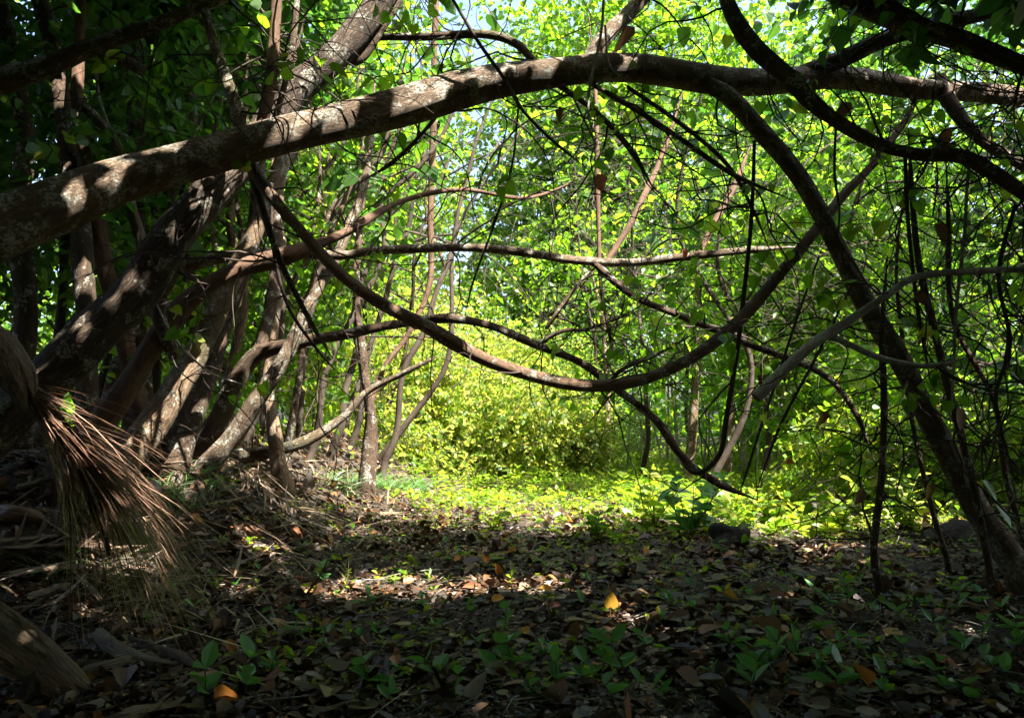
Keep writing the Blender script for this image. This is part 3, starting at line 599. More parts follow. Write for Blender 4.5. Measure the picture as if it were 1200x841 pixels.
for (x, y, z, r) in [(-1.6, 9.5, 3.4, 1.2), (0, 9, 3.6, 1.2), (-0.3, 10.8, 3.0, 1.2), (1.5, 9.5, 3.4, 1.2), (2.4, 11, 2.8, 1.2), (-2.2, 11.5, 3, 1.2)]:
    hole((x, y, z), r, 0.4)
    hole((x, y, 0.2), r); 

# ------------------------------------------------------------------ hero canopy (the roof over the tunnel)
def in_tunnel(p, grow=1.0):
    x, y, z = p[:, 0], p[:, 1], p[:, 2]
    return (((x - 0.3) / (3.3 * grow)) ** 2 + (z / (3.45 * grow)) ** 2 < 1) & (y > -3.5) & (y < 9.5)

def canopy_filter(pos):
    keep = ~in_tunnel(pos)
    near = pos[:, 1] > 0.3
    px, py = project(pos)
    inside = near & (px > -40) & (px < 1240) & (py > -25) & (py < 860)
    prob = np.ones(len(pos))
    y = pos[:, 1]
    prob[inside] = 0.05
    lf = inside & (px < 340) & (y > 5.5); prob[lf] = np.where(py[lf] < 420, 0.6, 0.02)
    rt = inside & (px > 980) & (y > 5.3); prob[rt] = np.where(py[rt] < 560, np.where(px[rt] > 1090, 0.65, np.where(py[rt] < 260, 0.6, 0.2)), 0.14)
    mid = inside & (px >= 340) & (px <= 980) & (y > 6.0); prob[mid] = np.where(py[mid] < 330, np.where(y[mid] > 7.8, 0.6, 0.15), 0.04)
    prob[inside & (y < 4.5)] = 0
    keep &= rng.random(len(pos)) < prob
    return keep

def region_sprays(n, lo, hi, K, size, L):
    o = rng.uniform(lo, hi, (n, 3))
    # clump: pull towards random centres
    c = rng.uniform(lo, hi, (max(8, n // 40), 3)); k = rng.integers(0, len(c), n)
    f = rng.uniform(0.25, 0.85, (n, 1)); o = o * (1 - f) + c[k] * f
    d = rng.normal(0, 1, (n, 3)) * np.array([1, 1, 0.35])
    return sprays(o, d, rng.uniform(*L, n), K, size, upbias=1.0)

crowns = {k: MB() for k in ('arch', 'big', 'pale', 'red', 'l2', 'l4', 'diag', 'topr', 'corner')}
cent = {'arch': (1.5, 3, 5), 'big': (-1.5, 6, 6), 'pale': (-2.5, 8, 5.5), 'red': (-3.5, 7, 5.5), 'l2': (-5, 6, 5), 'l4': (-4.5, 8.5, 5), 'diag': (4, 4, 5), 'topr': (5, 7, 5), 'corner': (-4, 2.5, 5)}
ck = list(cent); cc = np.array([cent[k] for k in ck])
def hand_out(res, T, twr=0.004):
    pos, ax, nr, sz, tw = res
    keep = canopy_filter(pos) & hole_keep(pos)
    own = np.argmin(((pos[:, None] - cc[None]) ** 2 * np.array([1, 1, 0.2])).sum(-1), 1)
    for i, k in enumerate(ck):
        s = keep & (own == i); leaf_geo(crowns[k], pos[s], ax[s], nr[s], sz[s], T, 0)
    tk = canopy_filter(tw[:, 1]) & canopy_filter(tw[:, 2]) & hole_keep(tw[:, 1])
    ow = np.argmin(((tw[:, None, 1] - cc[None]) ** 2).sum(-1), 1)
    for i, k in enumerate(ck):
        s = tk & (ow == i); twig_geo(crowns[k], tw[s], twr, 1)
# roof
hand_out(region_sprays(9800, (-9, -7, 4.0), (11, 8.0, 7.6), 9, 0.19, (0.5, 1.0)), SIMPLE)
# side walls (outside the tunnel) and the closure behind the viewer, unseen, blocking sky light
hand_out(region_sprays(3400, (3.4, -5, 0.3), (9, 4.2, 4.6), 9, 0.18, (0.5, 1.0)), SIMPLE)
hand_out(region_sprays(4200, (-9, -5, 0.4), (-3.0, 3.6, 4.6), 9, 0.18, (0.5, 1.0)), SIMPLE)
hand_out(region_sprays(2300, (-7, -7.5, 0.2), (8, -4.2, 5.2), 9, 0.18, (0.5, 1.0)), SIMPLE)
# foliage inside the frame's dark shoulders
hand_out(region_sprays(1500, (-8, 5.5, 1.8), (-2.2, 10.5, 6.0), 9, 0.12, (0.35, 0.8)), HEART)
hand_out(region_sprays(1700, (2.3, 5.3, 0.6), (8.5, 9.5, 6.0), 9, 0.13, (0.35, 0.8)), HEART)
hand_out(region_sprays(1600, (-2.6, 7.8, 2.4), (3.2, 11.5, 6.6), 9, 0.135, (0.35, 0.8)), HEART)
hand_out(region_sprays(1500, (-6, 7.5, 4.8), (-2.3, 13.5, 7.6), 9, 0.14, (0.35, 0.8)), HEART)
hand_out(region_sprays(2200, (-7, 6, 6.3), (-1.8, 14, 9), 9, 0.16, (0.5, 1.0)), SIMPLE)  # layer added above the frame only to cast shade on the left
hand_out(region_sprays(1700, (-7, 2, 6.0), (-0.6, 8.5, 8.6), 9, 0.16, (0.5, 1.0)), SIMPLE)  # more leaves added overhead, out of view, to darken the left trunks
hand_out(region_sprays(1500, (3.6, 2, 5.8), (9.5, 8, 8.6), 9, 0.16, (0.5, 1.0)), SIMPLE)  # unseen leaves added overhead to darken the upper right
hand_out(region_sprays(2200, (4.3, 5.5, 5.8), (10, 13.5, 8.8), 9, 0.16, (0.5, 1.0)), SIMPLE)  # shading layer added above the frame, keeping sun off the right-hand trees
hand_out(region_sprays(1100, (-0.5, 8.5, 4.8), (3, 12.5, 7.2), 9, 0.14, (0.35, 0.8)), HEART)
hand_out(region_sprays(2700, (0.8, 7.0, 4.4), (7.5, 13.0, 7.6), 9, 0.14, (0.35, 0.8)), HEART)
def shade(pts, n):
    # leafy sprays added sunward of single limbs to keep them in shade
    for px, py, d, r in pts:
        q = P(px, py, d) + SUNV * rng.uniform(1.3, 3.2, (n, 1)) + rng.normal(0, r, (n, 3))
        pos, ax, nr, sz, tw = sprays(q, rng.normal(0, 1, (n, 3)), rng.uniform(0.3, 0.6, n), 9, 0.15)
        px_, py_ = project(pos); ok = ~((py_ > 60) & (px_ > 0) & (px_ < 1200) & (pos[:, 1] > 0.5)) & ~in_tunnel(pos)
        leaf_geo(crowns['topr'], pos[ok], ax[ok], nr[ok], sz[ok], SIMPLE, 0); twig_geo(crowns['topr'], tw[~in_tunnel(tw[:, 1])], 0.004, 1)
shade([(900, 70, 5.0, .35), (960, 110, 5.2, .35), (1040, 90, 5.6, .35), (1100, 60, 5.3, .35), (1150, 120, 5.2, .35), (1050, 160, 4.8, .3), (870, 40, 5.0, .3), (1180, 190, 4.7, .3), (890, 150, 5.5, .25), (960, 230, 5.5, .25), (820, 90, 5.6, .25), (1000, 20, 5.3, .3)], 75)
n_ = 170; q_ = P(395, 55, 5.62) + SUNV * rng.uniform(2.6, 4.6, (n_, 1)) + rng.normal(0, 0.32, (n_, 3))  # sprays added towards the sun to shade the top of the thick trunk
hand_out(sprays(q_, rng.normal(0, 1, (n_, 3)), rng.uniform(0.3, 0.6, n_), 9, 0.16), SIMPLE)
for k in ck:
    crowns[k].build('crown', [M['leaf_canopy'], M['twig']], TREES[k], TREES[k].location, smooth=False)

# wiry twigs off the hero limbs
def twig_tangle(key, n, lr=(0.5, 1.6), r0=0.006, droop=0.5, leafy=0.12, wig=0.9):
    b = MB(); lb = MB()
    for _ in range(n):
        O, R = TW_ANCH[key][rng.integers(0, len(TW_ANCH[key]))]
        i = rng.integers(1, len(O)); st = O[i]
        d = rand_unit(1)[0] * np.array([1, 0.8, 0.8]) + np.array([0, 0.1, -0.1])
        Lg = rng.uniform(*lr); path = wander(st, d, Lg, 9, droop, wig)
        if (path[:, 2] < terrain(path[:, 0], path[:, 1]) + 0.03).any() or (path[:, 1] < 3.4).any(): continue
        rr = min(r0 * rng.uniform(0.6, 1.5), R[i] * 0.7)
        tube(b, path, np.linspace(rr, rr * 0.25, len(path)), 5, step=0.07, rough=0, wob=0.3)
        for _ in range(rng.integers(1, 4)):
            j = rng.integers(2, 9); p2 = wander(path[j], rand_unit(1)[0] + (path[j] - path[j - 1]) * 3, Lg * rng.uniform(0.2, 0.5), 6, droop, wig)
            tube(b, p2, np.linspace(rr * 0.6, rr * 0.15, len(p2)), 4, step=0.06, rough=0, wob=0.2)
            if rng.random() < leafy:
                q = p2[2:]; n2 = len(q)
                leaf_geo(lb, q, rng.normal(0, 0.6, (n2, 3)) + np.array([0, 0, -0.7]), rng.normal(0, 0.5, (n2, 3)) + np.array([0, -0.3, 0.8]), rng.uniform(0.05, 0.11, n2), HEART)
    root = TREES[key]
    o = b.build('twig_tangle', M['twig'], root, root.location)
    if o: o['kind'] = 'stuff'
    o = lb.build('foliage', M['leaf'], root, root.location, smooth=False)
    if o: o['kind'] = 'stuff'
for key, n in [('arch', 150), ('l9', 85), ('dk2', 75), ('swoop', 26), ('dk6', 14), ('r0', 10), ('r3', 10), ('topr', 20), ('diag', 16), ('big', 22), ('diag', 26), ('topr', 20), ('topr2', 10), ('corner', 14), ('red', 12), ('dk1', 6), ('dk3', 10), ('dk5', 8), ('l2', 8), ('l3', 10), ('l5', 6), ('s0', 8), ('s2', 8), ('s4', 8), ('s6', 8), ('s5', 6), ('pale', 8), ('dk4', 8), ('cutb', 9), ('r0', 16), ('r1', 16), ('r2', 14), ('r3', 18), ('dk6', 12), ('v0', 10), ('v8', 10)]:
    twig_tangle(key, n)

# dense black tangle of climbers at the right edge
b = MB()
for _ in range(170):
    px = rng.uniform(1090, 1290); py = rng.uniform(60, 560); d = rng.uniform(4.3, 6.4)
    path = wander(P(px, py, d), rng.normal(0, 1, 3) * np.array([0.8, 0.4, 1]), rng.uniform(0.6, 1.9), 10, 0.5, 1.1)
    tube(b, path, np.linspace(1, 0.5, len(path)) * rng.uniform(0.003, 0.008), 5, step=0.07, rough=0, wob=0.4)
o = b.build('climber_tangle', M['twig']); tag(o, 'black wiry tangle of climbers filling the right edge', 'climbers', None, 'stuff')

# ------------------------------------------------------------------ background trees
def bg_tree(x, y, h, spread, n_spr, label, mat='leaf', lean=(0, 0), size=0.12, low=1.2, name='leafy_tree', cat='tree', group='leafy trees behind the arch', trunk_r=0.05, K=9, T=HEART, flat=0.45, bark='twig', holes=True):
    z0 = float(terrain(x, y)); base = np.array([x, y, z0 - 0.05])
    root = thing(name, label, cat, base, group)
    b = MB(); top = np.array([x + lean[0], y + lean[1], z0 + h * 0.8])
    p1, p2 = [base + (top - base) * f + rng.normal(0, 0.3, 3) * np.array([1, 1, 0.3]) for f in (0.3, 0.65)]
    O, R = tube(b, [base, p1, p2, top], np.array([1, 0.8, 0.55, 0.3]) * trunk_r, 9, step=0.2, wob=0.8)
    b.build('trunk', M[bark], root, base)
    cr = MB(); so, sd = [], []
    nb = 7
    for i in range(nb):
        st = O[int(len(O) * rng.uniform(0.3, 0.98)) - 1]; a = rng.uniform(0, 6.28) if i else 4.7
        L = spread * rng.uniform(0.7, 1.25)
        path = wander(st, (math.cos(a), math.sin(a), rng.uniform(0.1, 0.9)), L, 9, 1.0, 0.5)
        path[:, 2] = np.maximum(path[:, 2], z0 + low * 0.6)
        bb = MB(); tube(bb, path, np.linspace(trunk_r * 0.4, 0.008, len(path)), 6, step=0.15); bb.build('branch', M[bark], root, base)
        m = n_spr // nb; ii = rng.integers(2, len(path), m)
        so.append(path[ii] + rng.normal(0, 1, (m, 3)) * np.array([spread * 0.28, spread * 0.28, h * 0.16])); sd.append(rng.normal(0, 1, (m, 3)) * np.array([1, 1, flat]) + np.array([0, 0, -0.15]))
    so = np.concatenate(so); sd = np.concatenate(sd)
    ok = so[:, 2] > z0 + low; so = so[ok]; sd = sd[ok]
    pos, ax, nr, sz, tw = sprays(so, sd, rng.uniform(0.3, 0.75, len(so)), K, size, 0.8)
    keep = (hole_keep(pos) if holes else True) & (pos[:, 2] > terrain(pos[:, 0], pos[:, 1]) + 0.05)
    keep &= ~(in_tunnel(pos))
    leaf_geo(cr, pos[keep], ax[keep], nr[keep], sz[keep], T, 0)
    twig_geo(cr, tw[~in_tunnel(tw[:, 2])], 0.004, 1)
    cr.build('crown', [M[mat], M['twig']], root, base, smooth=False)
    return root

BG = [  # x, y, h, spread, sprays, lean, low, label
 (-4.6, 11.0, 6.5, 2.6, 620, (0.5, 0), 0.6, 'dim leafy tree behind the dark trunks at the far left'),
 (-6.6, 12.5, 7.0, 2.8, 600, (0.6, 0), 0.6, 'leafy tree showing sky gaps beside the left edge'),
 (-2.6, 12.4, 6.5, 2.6, 620, (0.4, 0), 1.0, 'leafy tree rising behind the reddish upright branch'),
 (-5.4, 16.5, 7.5, 3.0, 560, (0, 0), 0.6, 'farther leafy tree glimpsed between the left trunks'),
 (-2.4, 14.2, 7.0, 2.8, 620, (1.5, 0), 2.2, 'bright leafy tree left of the tall straight reddish stem'),
 (-2.0, 11.6, 6.6, 2.5, 300, (2.2, 0.8), 3.0, 'bright leafy tree directly under the top of the arch'),
 (2.4, 14.6, 7.0, 2.8, 620, (-0.3, -0.4), 2.4, 'bright leafy tree behind the V of red-brown branches'),
 (3.6, 11.6, 6.4, 2.4, 560, (-0.3, -0.3), 1.7, 'leafy tree behind the right half of the hanging loop'),
 (5.4, 10.6, 6.2, 2.5, 640, (-0.3, 0), 0.7, 'leafy tree behind the stem that bends to the ground'),
 (7.2, 12.4, 7.0, 2.8, 620, (-0.5, 0), 0.6, 'leafy tree at the right edge behind the black climbers'),
 (5.6, 15.5, 7.2, 2.8, 560, (0, 0), 1.2, 'paler leafy tree in the gap right of the hanging loop'),
 (8.8, 16.5, 7.6, 3.0, 540, (0, 0), 0.6, 'leafy tree farther back at the right edge'),
 (0.4, 28.0, 19.0, 5.0, 1500, (0, 0), 1.2, 'sunlit tree closing the view above the yellow shrubs'),
 (-4.0, 25.5, 13, 3.6, 900, (0, 0), 0.8, 'sunlit tree behind the shrubs left of the clearing'),
 (5.4, 26.0, 17, 4.6, 1400, (0, 0), 1.0, 'sunlit tree behind the pale canes'),
 (9.0, 24.0, 9.0, 3.4, 560, (0, 0), 0.8, 'tall tree far behind the canes on the right'),
 (2.6, 11.0, 7.6, 2.2, 420, (0.2, 0), 3.6, 'leafy tree filling the gap between arch and bending stem'),
 (3.0, 27.5, 19, 4.6, 1400, (0.2, 0), 2.5, 'sunlit tree behind the pale green shrub and the dark gap'),
 (9.2, 26.5, 18, 4.6, 1300, (0.2, 0), 2.0, 'sunlit tree high behind the canes and the sawn branch'),
 (1.2, 19.0, 9.5, 3.0, 620, (0.3, 0), 3.6, 'broad-leaved tree behind the crossing of the low branches'),
 (4.2, 18.6, 9.0, 3.0, 620, (0.2, 0), 2.6, 'broad-leaved tree behind the right arm of the hanging loop'),
 (-2.6, 20.0, 9.5, 3.0, 620, (0.3, 0), 4.2, 'broad-leaved tree above the tallest shrubs on the left'),
 (7.0, 16.8, 8.5, 2.8, 560, (0, 0), 1.6, 'broad-leaved tree behind the upper part of the ground stem'),
 (-9.0, 20.0, 9.0, 3.4, 560, (0, 0), 0.6, 'tall tree far behind the left trunks'),
]
for x, y, h, s_, n_, ln, lw, lb in BG:
    bg_tree(x, y, h, s_, int(n_ * (1.25 if y < 16 and -3 < x < 4 else 1.7)), lb, 'leaf', ln, low=lw, size=(0.145 if 'broad' in lb else 0.115) if y < 20.5 else 0.16, K=11)

SHR = [
 (-1.9, 14.8, 2.3, 1.1, 330, 'yellow-green shrub at the left end of the clearing beside the bank'),
 (-0.9, 16.4, 2.8, 1.3, 380, 'brightest yellow-green shrub below the low point of the loop'),
 (0.4, 17.6, 2.9, 1.3, 380, 'sunlit shrub in the middle of the clearing edge'),
 (-2.6, 18.0, 3.6, 1.6, 420, 'tall sunlit shrub above the leftmost yellow-green shrub'),
 (-0.4, 20.2, 3.8, 1.7, 420, 'tall yellow-green shrub behind the middle of the clearing'),
 (1.5, 19.4, 3.4, 1.5, 400, 'pale green shrub left of the dark gap'),
 (0.9, 15.8, 1.6, 1.0, 240, 'low sunlit shrub in front of the middle of the clearing edge'),
 (-1.4, 13.4, 1.7, 0.9, 260, 'small yellow-green shrub nearest to the stump-footed stem'),
 (-0.1, 14.6, 2.2, 1.1, 300, 'rounded yellow-green shrub nearest below the low point of the loop'),
 (2.3, 21.0, 3.6, 1.6, 400, 'pale shrub right behind the dark gap'),
 (-1.5, 21.5, 4.6, 1.9, 430, 'highest yellow-green shrub at the back of the clearing'),
 (6.4, 18.5, 3.0, 1.5, 360, 'green shrub behind the canes near the right stem'),
 (-3.9, 15.6, 3.0, 1.4, 360, 'shrub among the trunks at the top of the left bank'),
 (4.6, 9.6, 1.3, 0.9, 240, 'low broad-leaved bush right of the rock and in front of the canes'),
 (6.0, 9.0, 1.6, 1.0, 260, 'low leafy bush at the foot of the right-edge climbers'),
]
for x, y, h, s_, n_, lb in SHR:
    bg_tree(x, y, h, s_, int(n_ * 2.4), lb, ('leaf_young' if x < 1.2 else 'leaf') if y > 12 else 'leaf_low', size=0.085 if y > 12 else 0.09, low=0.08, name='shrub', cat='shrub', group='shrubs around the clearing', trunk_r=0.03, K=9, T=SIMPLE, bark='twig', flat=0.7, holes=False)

# far wood: one mass closing the horizon
b = MB(); n = 5200
o_ = np.stack([rng.uniform(-34, 34, n), rng.uniform(31, 44, n), rng.uniform(0, 1, n) ** 1.3 * 8.5], 1)
pos, ax, nr, sz, tw = sprays(o_, rng.normal(0, 1, (n, 3)), rng.uniform(0.8, 1.6, n), 6, 0.45)
leaf_geo(b, pos, ax, nr, sz, SIMPLE)
o = b.build('far_forest', M['leaf'], smooth=False); tag(o, 'far wood of mixed green crowns closing the horizon', 'woods', None, 'stuff')

# canes with strap leaves on the right of the clearing
CANE = [(2.7, 15.5, 'clump of pale upright canes just right of the dark gap'), (3.9, 15.0, 'clump of pale canes with strap leaves behind the big-leaved plant'),
        (4.9, 14.2, 'cane clump behind the twig tips above the rock'), (6.0, 14.8, 'cane clump in the bright gap left of the ground stem'), (3.4, 17.5, 'farther cane clump beside the thin dark tree'), (7.6, 15.0, 'cane clump behind the ground stem on the right')]
for x, y, lb in CANE:
    z0 = float(terrain(x, y)); base = np.array([x, y, z0]); root = thing('cane_clump', lb, 'canes', base, 'pale cane clumps')
    lf = MB()
    for _ in range(9):
        p0 = base + np.array([rng.normal(0, 0.35), rng.normal(0, 0.3), -0.03]); hh = rng.uniform(1.1, 2.6)
        path = wander(p0, (rng.normal(0, 0.08), rng.normal(0, 0.08), 1), hh, 6, 0, 0.12)
        bb = MB(); tube(bb, path, np.linspace(0.022, 0.012, len(path)), 7, step=0.2, rough=0.03); bb.build('cane', M['bark_grey'], root, base)
        m = 14; t = rng.integers(2, len(path), m)
        a = rng.uniform(0, 6.28, m); d0 = np.stack([np.cos(a) * 0.6, np.sin(a) * 0.6, np.full(m, 0.8)], 1)
        bend = np.stack([np.cos(a) * 0.3, np.sin(a) * 0.3, np.full(m, -0.75)], 1)
        blades(lf, path[t], d0, bend, rng.uniform(0.4, 0.8, m), rng.uniform(0.025, 0.045, m))
    o = lf.build('foliage', M['cane_leaf'], root, base); o['kind'] = 'stuff'
for px, d, w, lb in [(803, 13.0, 13, 'slim bare tree trunk standing among the canes'), (708, 17, 10, 'thin dark tree trunk in the gap right of the pale shrub'), (852, 14, 10, 'second slim bare trunk, right of the one among the canes')]:
    p = P(px, 560, d); p[2] = float(terrain(p[0], p[1])) - 0.05; root = thing('slim_tree', lb, 'tree', p, 'slim trunks beyond the clearing')
    bb = MB(); path = wander(p, (0.05, 0, 1), 4.5, 8, 0, 0.12); tube(bb, path, np.linspace(w * 0.5 * d / F, w * 0.2 * d / F, len(path)), 9, step=0.2); bb.build('trunk', M['bark_pale'], root, p)
    cr = MB(); n = 70; pos, ax, nr, sz, tw = sprays(path[-1] + rng.normal(0, 0.7, (n, 3)), rand_unit(n), rng.uniform(0.3, 0.7, n), 9, 0.12); leaf_geo(cr, pos, ax, nr, sz, HEART, 0); twig_geo(cr, tw, 0.004, 1); cr.build('crown', [M['leaf'], M['twig']], root, p, smooth=False)

# ------------------------------------------------------------------ ground cover, litter
def frustum_ok(p, m=120):
    px, py = project(p); return (px > -m) & (px < 1200 + m) & (py < 841 + m) & (py > -m)

n = 95000
x = rng.uniform(-7, 10, n); y = rng.uniform(5.4, 24, n)
dens = sstep((y - 6.1 + 0.5 * np.sin(x * 2.1) + 0.45 * np.sin(x * 5.3 + y * 1.2) - 0.25 * np.clip(x, 0, 3) + 0.55 * np.clip(x - 0.8, 0, 3)) / 5.2) * (0.35 + 0.65 * (np.sin(x * 6.1 + y * 2.2) + np.sin(y * 5.3 - x * 3.1) > -0.5)) * (0.35 + 0.65 * sstep((np.sin(x * 1.9 + y * 0.8) + np.sin(y * 2.3 - x * 0.7) + 1.3) / 1.6))
dens *= 1 - 0.85 * sstep((-x - 1.0 + 0.12 * (y - 7)) / 1.0) * sstep((16 - y) / 5)
k = rng.random(n) < dens; x, y = x[k], y[k]
hh = rng.random(len(x)) ** 1.5 * (0.05 + 0.17 * sstep((y - 8) / 5)) * (0.6 + 0.7 * sstep((np.sin(x * 3.1) + np.sin(y * 2.7)) / 2))
p = np.stack([x, y, terrain(x, y) + 0.01 + hh], 1); p = p[frustum_ok(p)]; n = len(p)
b = MB(); leaf_geo(b, p, rng.normal(0, 1, (n, 3)) * np.array([1, 1, 0.35]) + np.array([0, 0, 0.15]), rng.normal(0, 0.4, (n, 3)) + np.array([0, 0, 1]), rng.uniform(0.03, 0.085, n), SIMPLE)
m = 9000; gi = rng.integers(0, n, m); gp = p[gi].copy(); gp[:, 2] = terrain(gp[:, 0], gp[:, 1])
a = rng.uniform(0, 6.28, m); blades(b, gp, np.stack([np.cos(a) * 0.3, np.sin(a) * 0.3, np.ones(m)], 1), np.stack([np.cos(a) * 0.4, np.sin(a) * 0.4, np.full(m, -0.3)], 1), rng.uniform(0.06, 0.24, m), rng.uniform(0.005, 0.012, m), 3)
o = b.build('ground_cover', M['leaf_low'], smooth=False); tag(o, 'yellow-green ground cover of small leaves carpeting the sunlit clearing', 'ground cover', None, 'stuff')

b = MB()
for (x0, x1, y0, y1, m, h0, h1, ls) in [(1.3, 6.5, 7.4, 12.5, 620, .12, .5, .10), (-1.5, 2.0, 9.2, 13.5, 260, .06, .22, .08), (0.8, 3, 7.0, 8.5, 90, .06, .2, .08), (-3, 6, 13, 19, 420, .15, .5, .10)]:
    x = rng.uniform(x0, x1, m); y = rng.uniform(y0, y1, m); k = rng.random(m) < 0.35 + 0.65 * (np.sin(x * 2.3 + y) + np.sin(y * 1.9 - x) > -0.3); x, y = x[k], y[k]; m = len(x)
    o_ = np.stack([x, y, terrain(x, y) + 0.01], 1); d_ = rng.normal(0, 0.45, (m, 3)) + np.array([0, 0, 1.1])
    pos, ax, nr, sz, tw = sprays(o_, d_, rng.uniform(h0, h1, m), 8, ls, 1.0, droop=0.1)
    leaf_geo(b, pos, ax, nr, sz, OVATE); twig_geo(b, tw, 0.003)
m = 420; y = rng.uniform(3.2, 8.2, m); x = rng.uniform(-0.34, 0.5, m) * y * 1.1
pos, ax, nr, sz, tw = sprays(np.stack([x, y, terrain(x, y) + 0.015], 1), rng.normal(0, 0.5, (m, 3)) + np.array([0, 0, 0.9]), rng.uniform(0.03, 0.09, m), 5, 0.045, 1.0, droop=0.0)
leaf_geo(b, pos, ax, nr, sz, OVATE); twig_geo(b, tw, 0.002)
o = b.build('undergrowth', M['leaf_low'], smooth=False); tag(o, 'leafy sprigs standing above the ground cover at the edge of the clearing', 'undergrowth', None, 'stuff')

n = 66000
y = 2.4 + 12.0 * rng.random(n) ** 1.35; x = rng.uniform(-1, 1, n) * (0.75 * y + 0.9)
p = np.stack([x, y, terrain(x, y) + 0.004 + rng.random(n) ** 2 * 0.05], 1); p = p[frustum_ok(p)]; n = len(p)
p = p[rng.random(n) < 0.3 + 0.75 * sstep((np.sin(p[:, 0] * 2.9 + p[:, 1] * 1.3) + np.sin(p[:, 1] * 3.7 - p[:, 0] * 1.9) + np.sin(p[:, 0] * 7.1 + 2) * 0.6 + 1.0) / 2.0)]; n = len(p)
p = p[(p[:, 1] < 9) | (rng.random(n) < 0.3) | (p[:, 0] < -1)]; n = len(p)
b = MB(); nr = rng.normal(0, 0.17, (n, 3)) + np.array([0, 0, 1])
ax_ = rng.normal(0, 1, (n, 3)) * np.array([1, 1, 0.08]); sz_ = rng.uniform(0.035, 0.10, n) * rng.choice([0.35, 0.7, 1, 1.35], n); c_ = rng.random(n)
leaf_geo(b, p[c_ < .35], ax_[c_ < .35], nr[c_ < .35], sz_[c_ < .35], DRY, curlvar=0.7)
k_ = c_ >= .35; leaf_geo(b, p[k_], ax_[k_], nr[k_], sz_[k_] * 1.15, FLAT, curlvar=0.9)
f_ = rng.random(60000); y = 2.4 + 9.0 * f_ ** 1.4; x = rng.uniform(-1, 1, 60000) * (0.72 * y + 0.7); p = np.stack([x, y, terrain(x, y) + 0.004 + 0.04 * rng.random(60000)], 1); n = len(p)
leaf_geo(b, p, rng.normal(0, 1, (n, 3)) * np.array([1, 1, 0.25]), rng.normal(0, 0.4, (n, 3)) + np.array([0, 0, 1]), rng.uniform(0.008, 0.03, n), SIMPLE, curlvar=0.9)
o = b.build('leaf_litter', M['litter'], smooth=False); tag(o, 'dark brown fallen leaves carpeting the path', 'leaf litter', None, 'stuff')
# twigs in the litter
b = MB(); n = 1500; y = 2.5 + 9 * rng.random(n) ** 1.3; x = rng.uniform(-1, 1, n) * (0.7 * y + 0.6)
st = np.stack([x, y, terrain(x, y) + 0.02], 1); a = rng.uniform(0, 6.28, n); L = rng.uniform(0.06, 0.45, n)
e = st + np.stack([np.cos(a), np.sin(a), rng.normal(0, 0.08, n)], 1) * L[:, None]; e[:, 2] = np.maximum(e[:, 2], terrain(e[:, 0], e[:, 1]) + 0.012)
md = (st + e) / 2 + rng.normal(0, 0.012, (n, 3)); md[:, 2] = np.maximum(md[:, 2], terrain(md[:, 0], md[:, 1]) + 0.015)
twig_geo(b, np.stack([st, md, e], 1), 0.005); o = b.build('twig_litter', M['bark_grey']); tag(o, 'thin fallen twigs strewn over the leaf litter', 'twig litter', None, 'stuff')

# palm strips heaped on the left bank
def strips(n, fx, L, W, lift):
    x, y = fx(n); z = terrain(x, y); a = rng.uniform(0, 6.28, n) * 0.5 + rng.choice([0.4, 2.4], n)
    d0 = np.stack([np.cos(a), np.sin(a), rng.normal(0.1, 0.22, n)], 1)
    ln = rng.uniform(*L, n); d0[:, 2] += (terrain(x + d0[:, 0] * ln, y + d0[:, 1] * ln) - z) / ln
    return np.stack([x, y, z + 0.01 + rng.random(n) ** 1.5 * lift], 1), d0, np.stack([rng.normal(0, 0.12, n), rng.normal(0, 0.12, n), -np.abs(rng.normal(0.05, 0.12, n))], 1), ln, rng.uniform(*W, n)
b = MB()
blades(b, *strips(1300, lambda n: (rng.uniform(-5.5, -1.1, n), rng.uniform(4.0, 9.5, n)), (0.12, 0.6), (0.006, 0.024), 0.13), 4)
blades(b, *strips(500, lambda n: (rng.uniform(-2.8, -0.6, n), rng.uniform(6.2, 13, n)), (0.15, 0.6), (0.008, 0.03), 0.10), 4)
blades(b, *strips(260, lambda n: (rng.uniform(-3.0, -0.9, n), rng.uniform(3.2, 5.5, n)), (0.12, 0.5), (0.006, 0.025), 0.06), 4)
o = b.build('palm_litter', M['palm_litter']); tag(o, 'brown dry palm strips heaped over the left bank', 'palm litter', None, 'stuff')

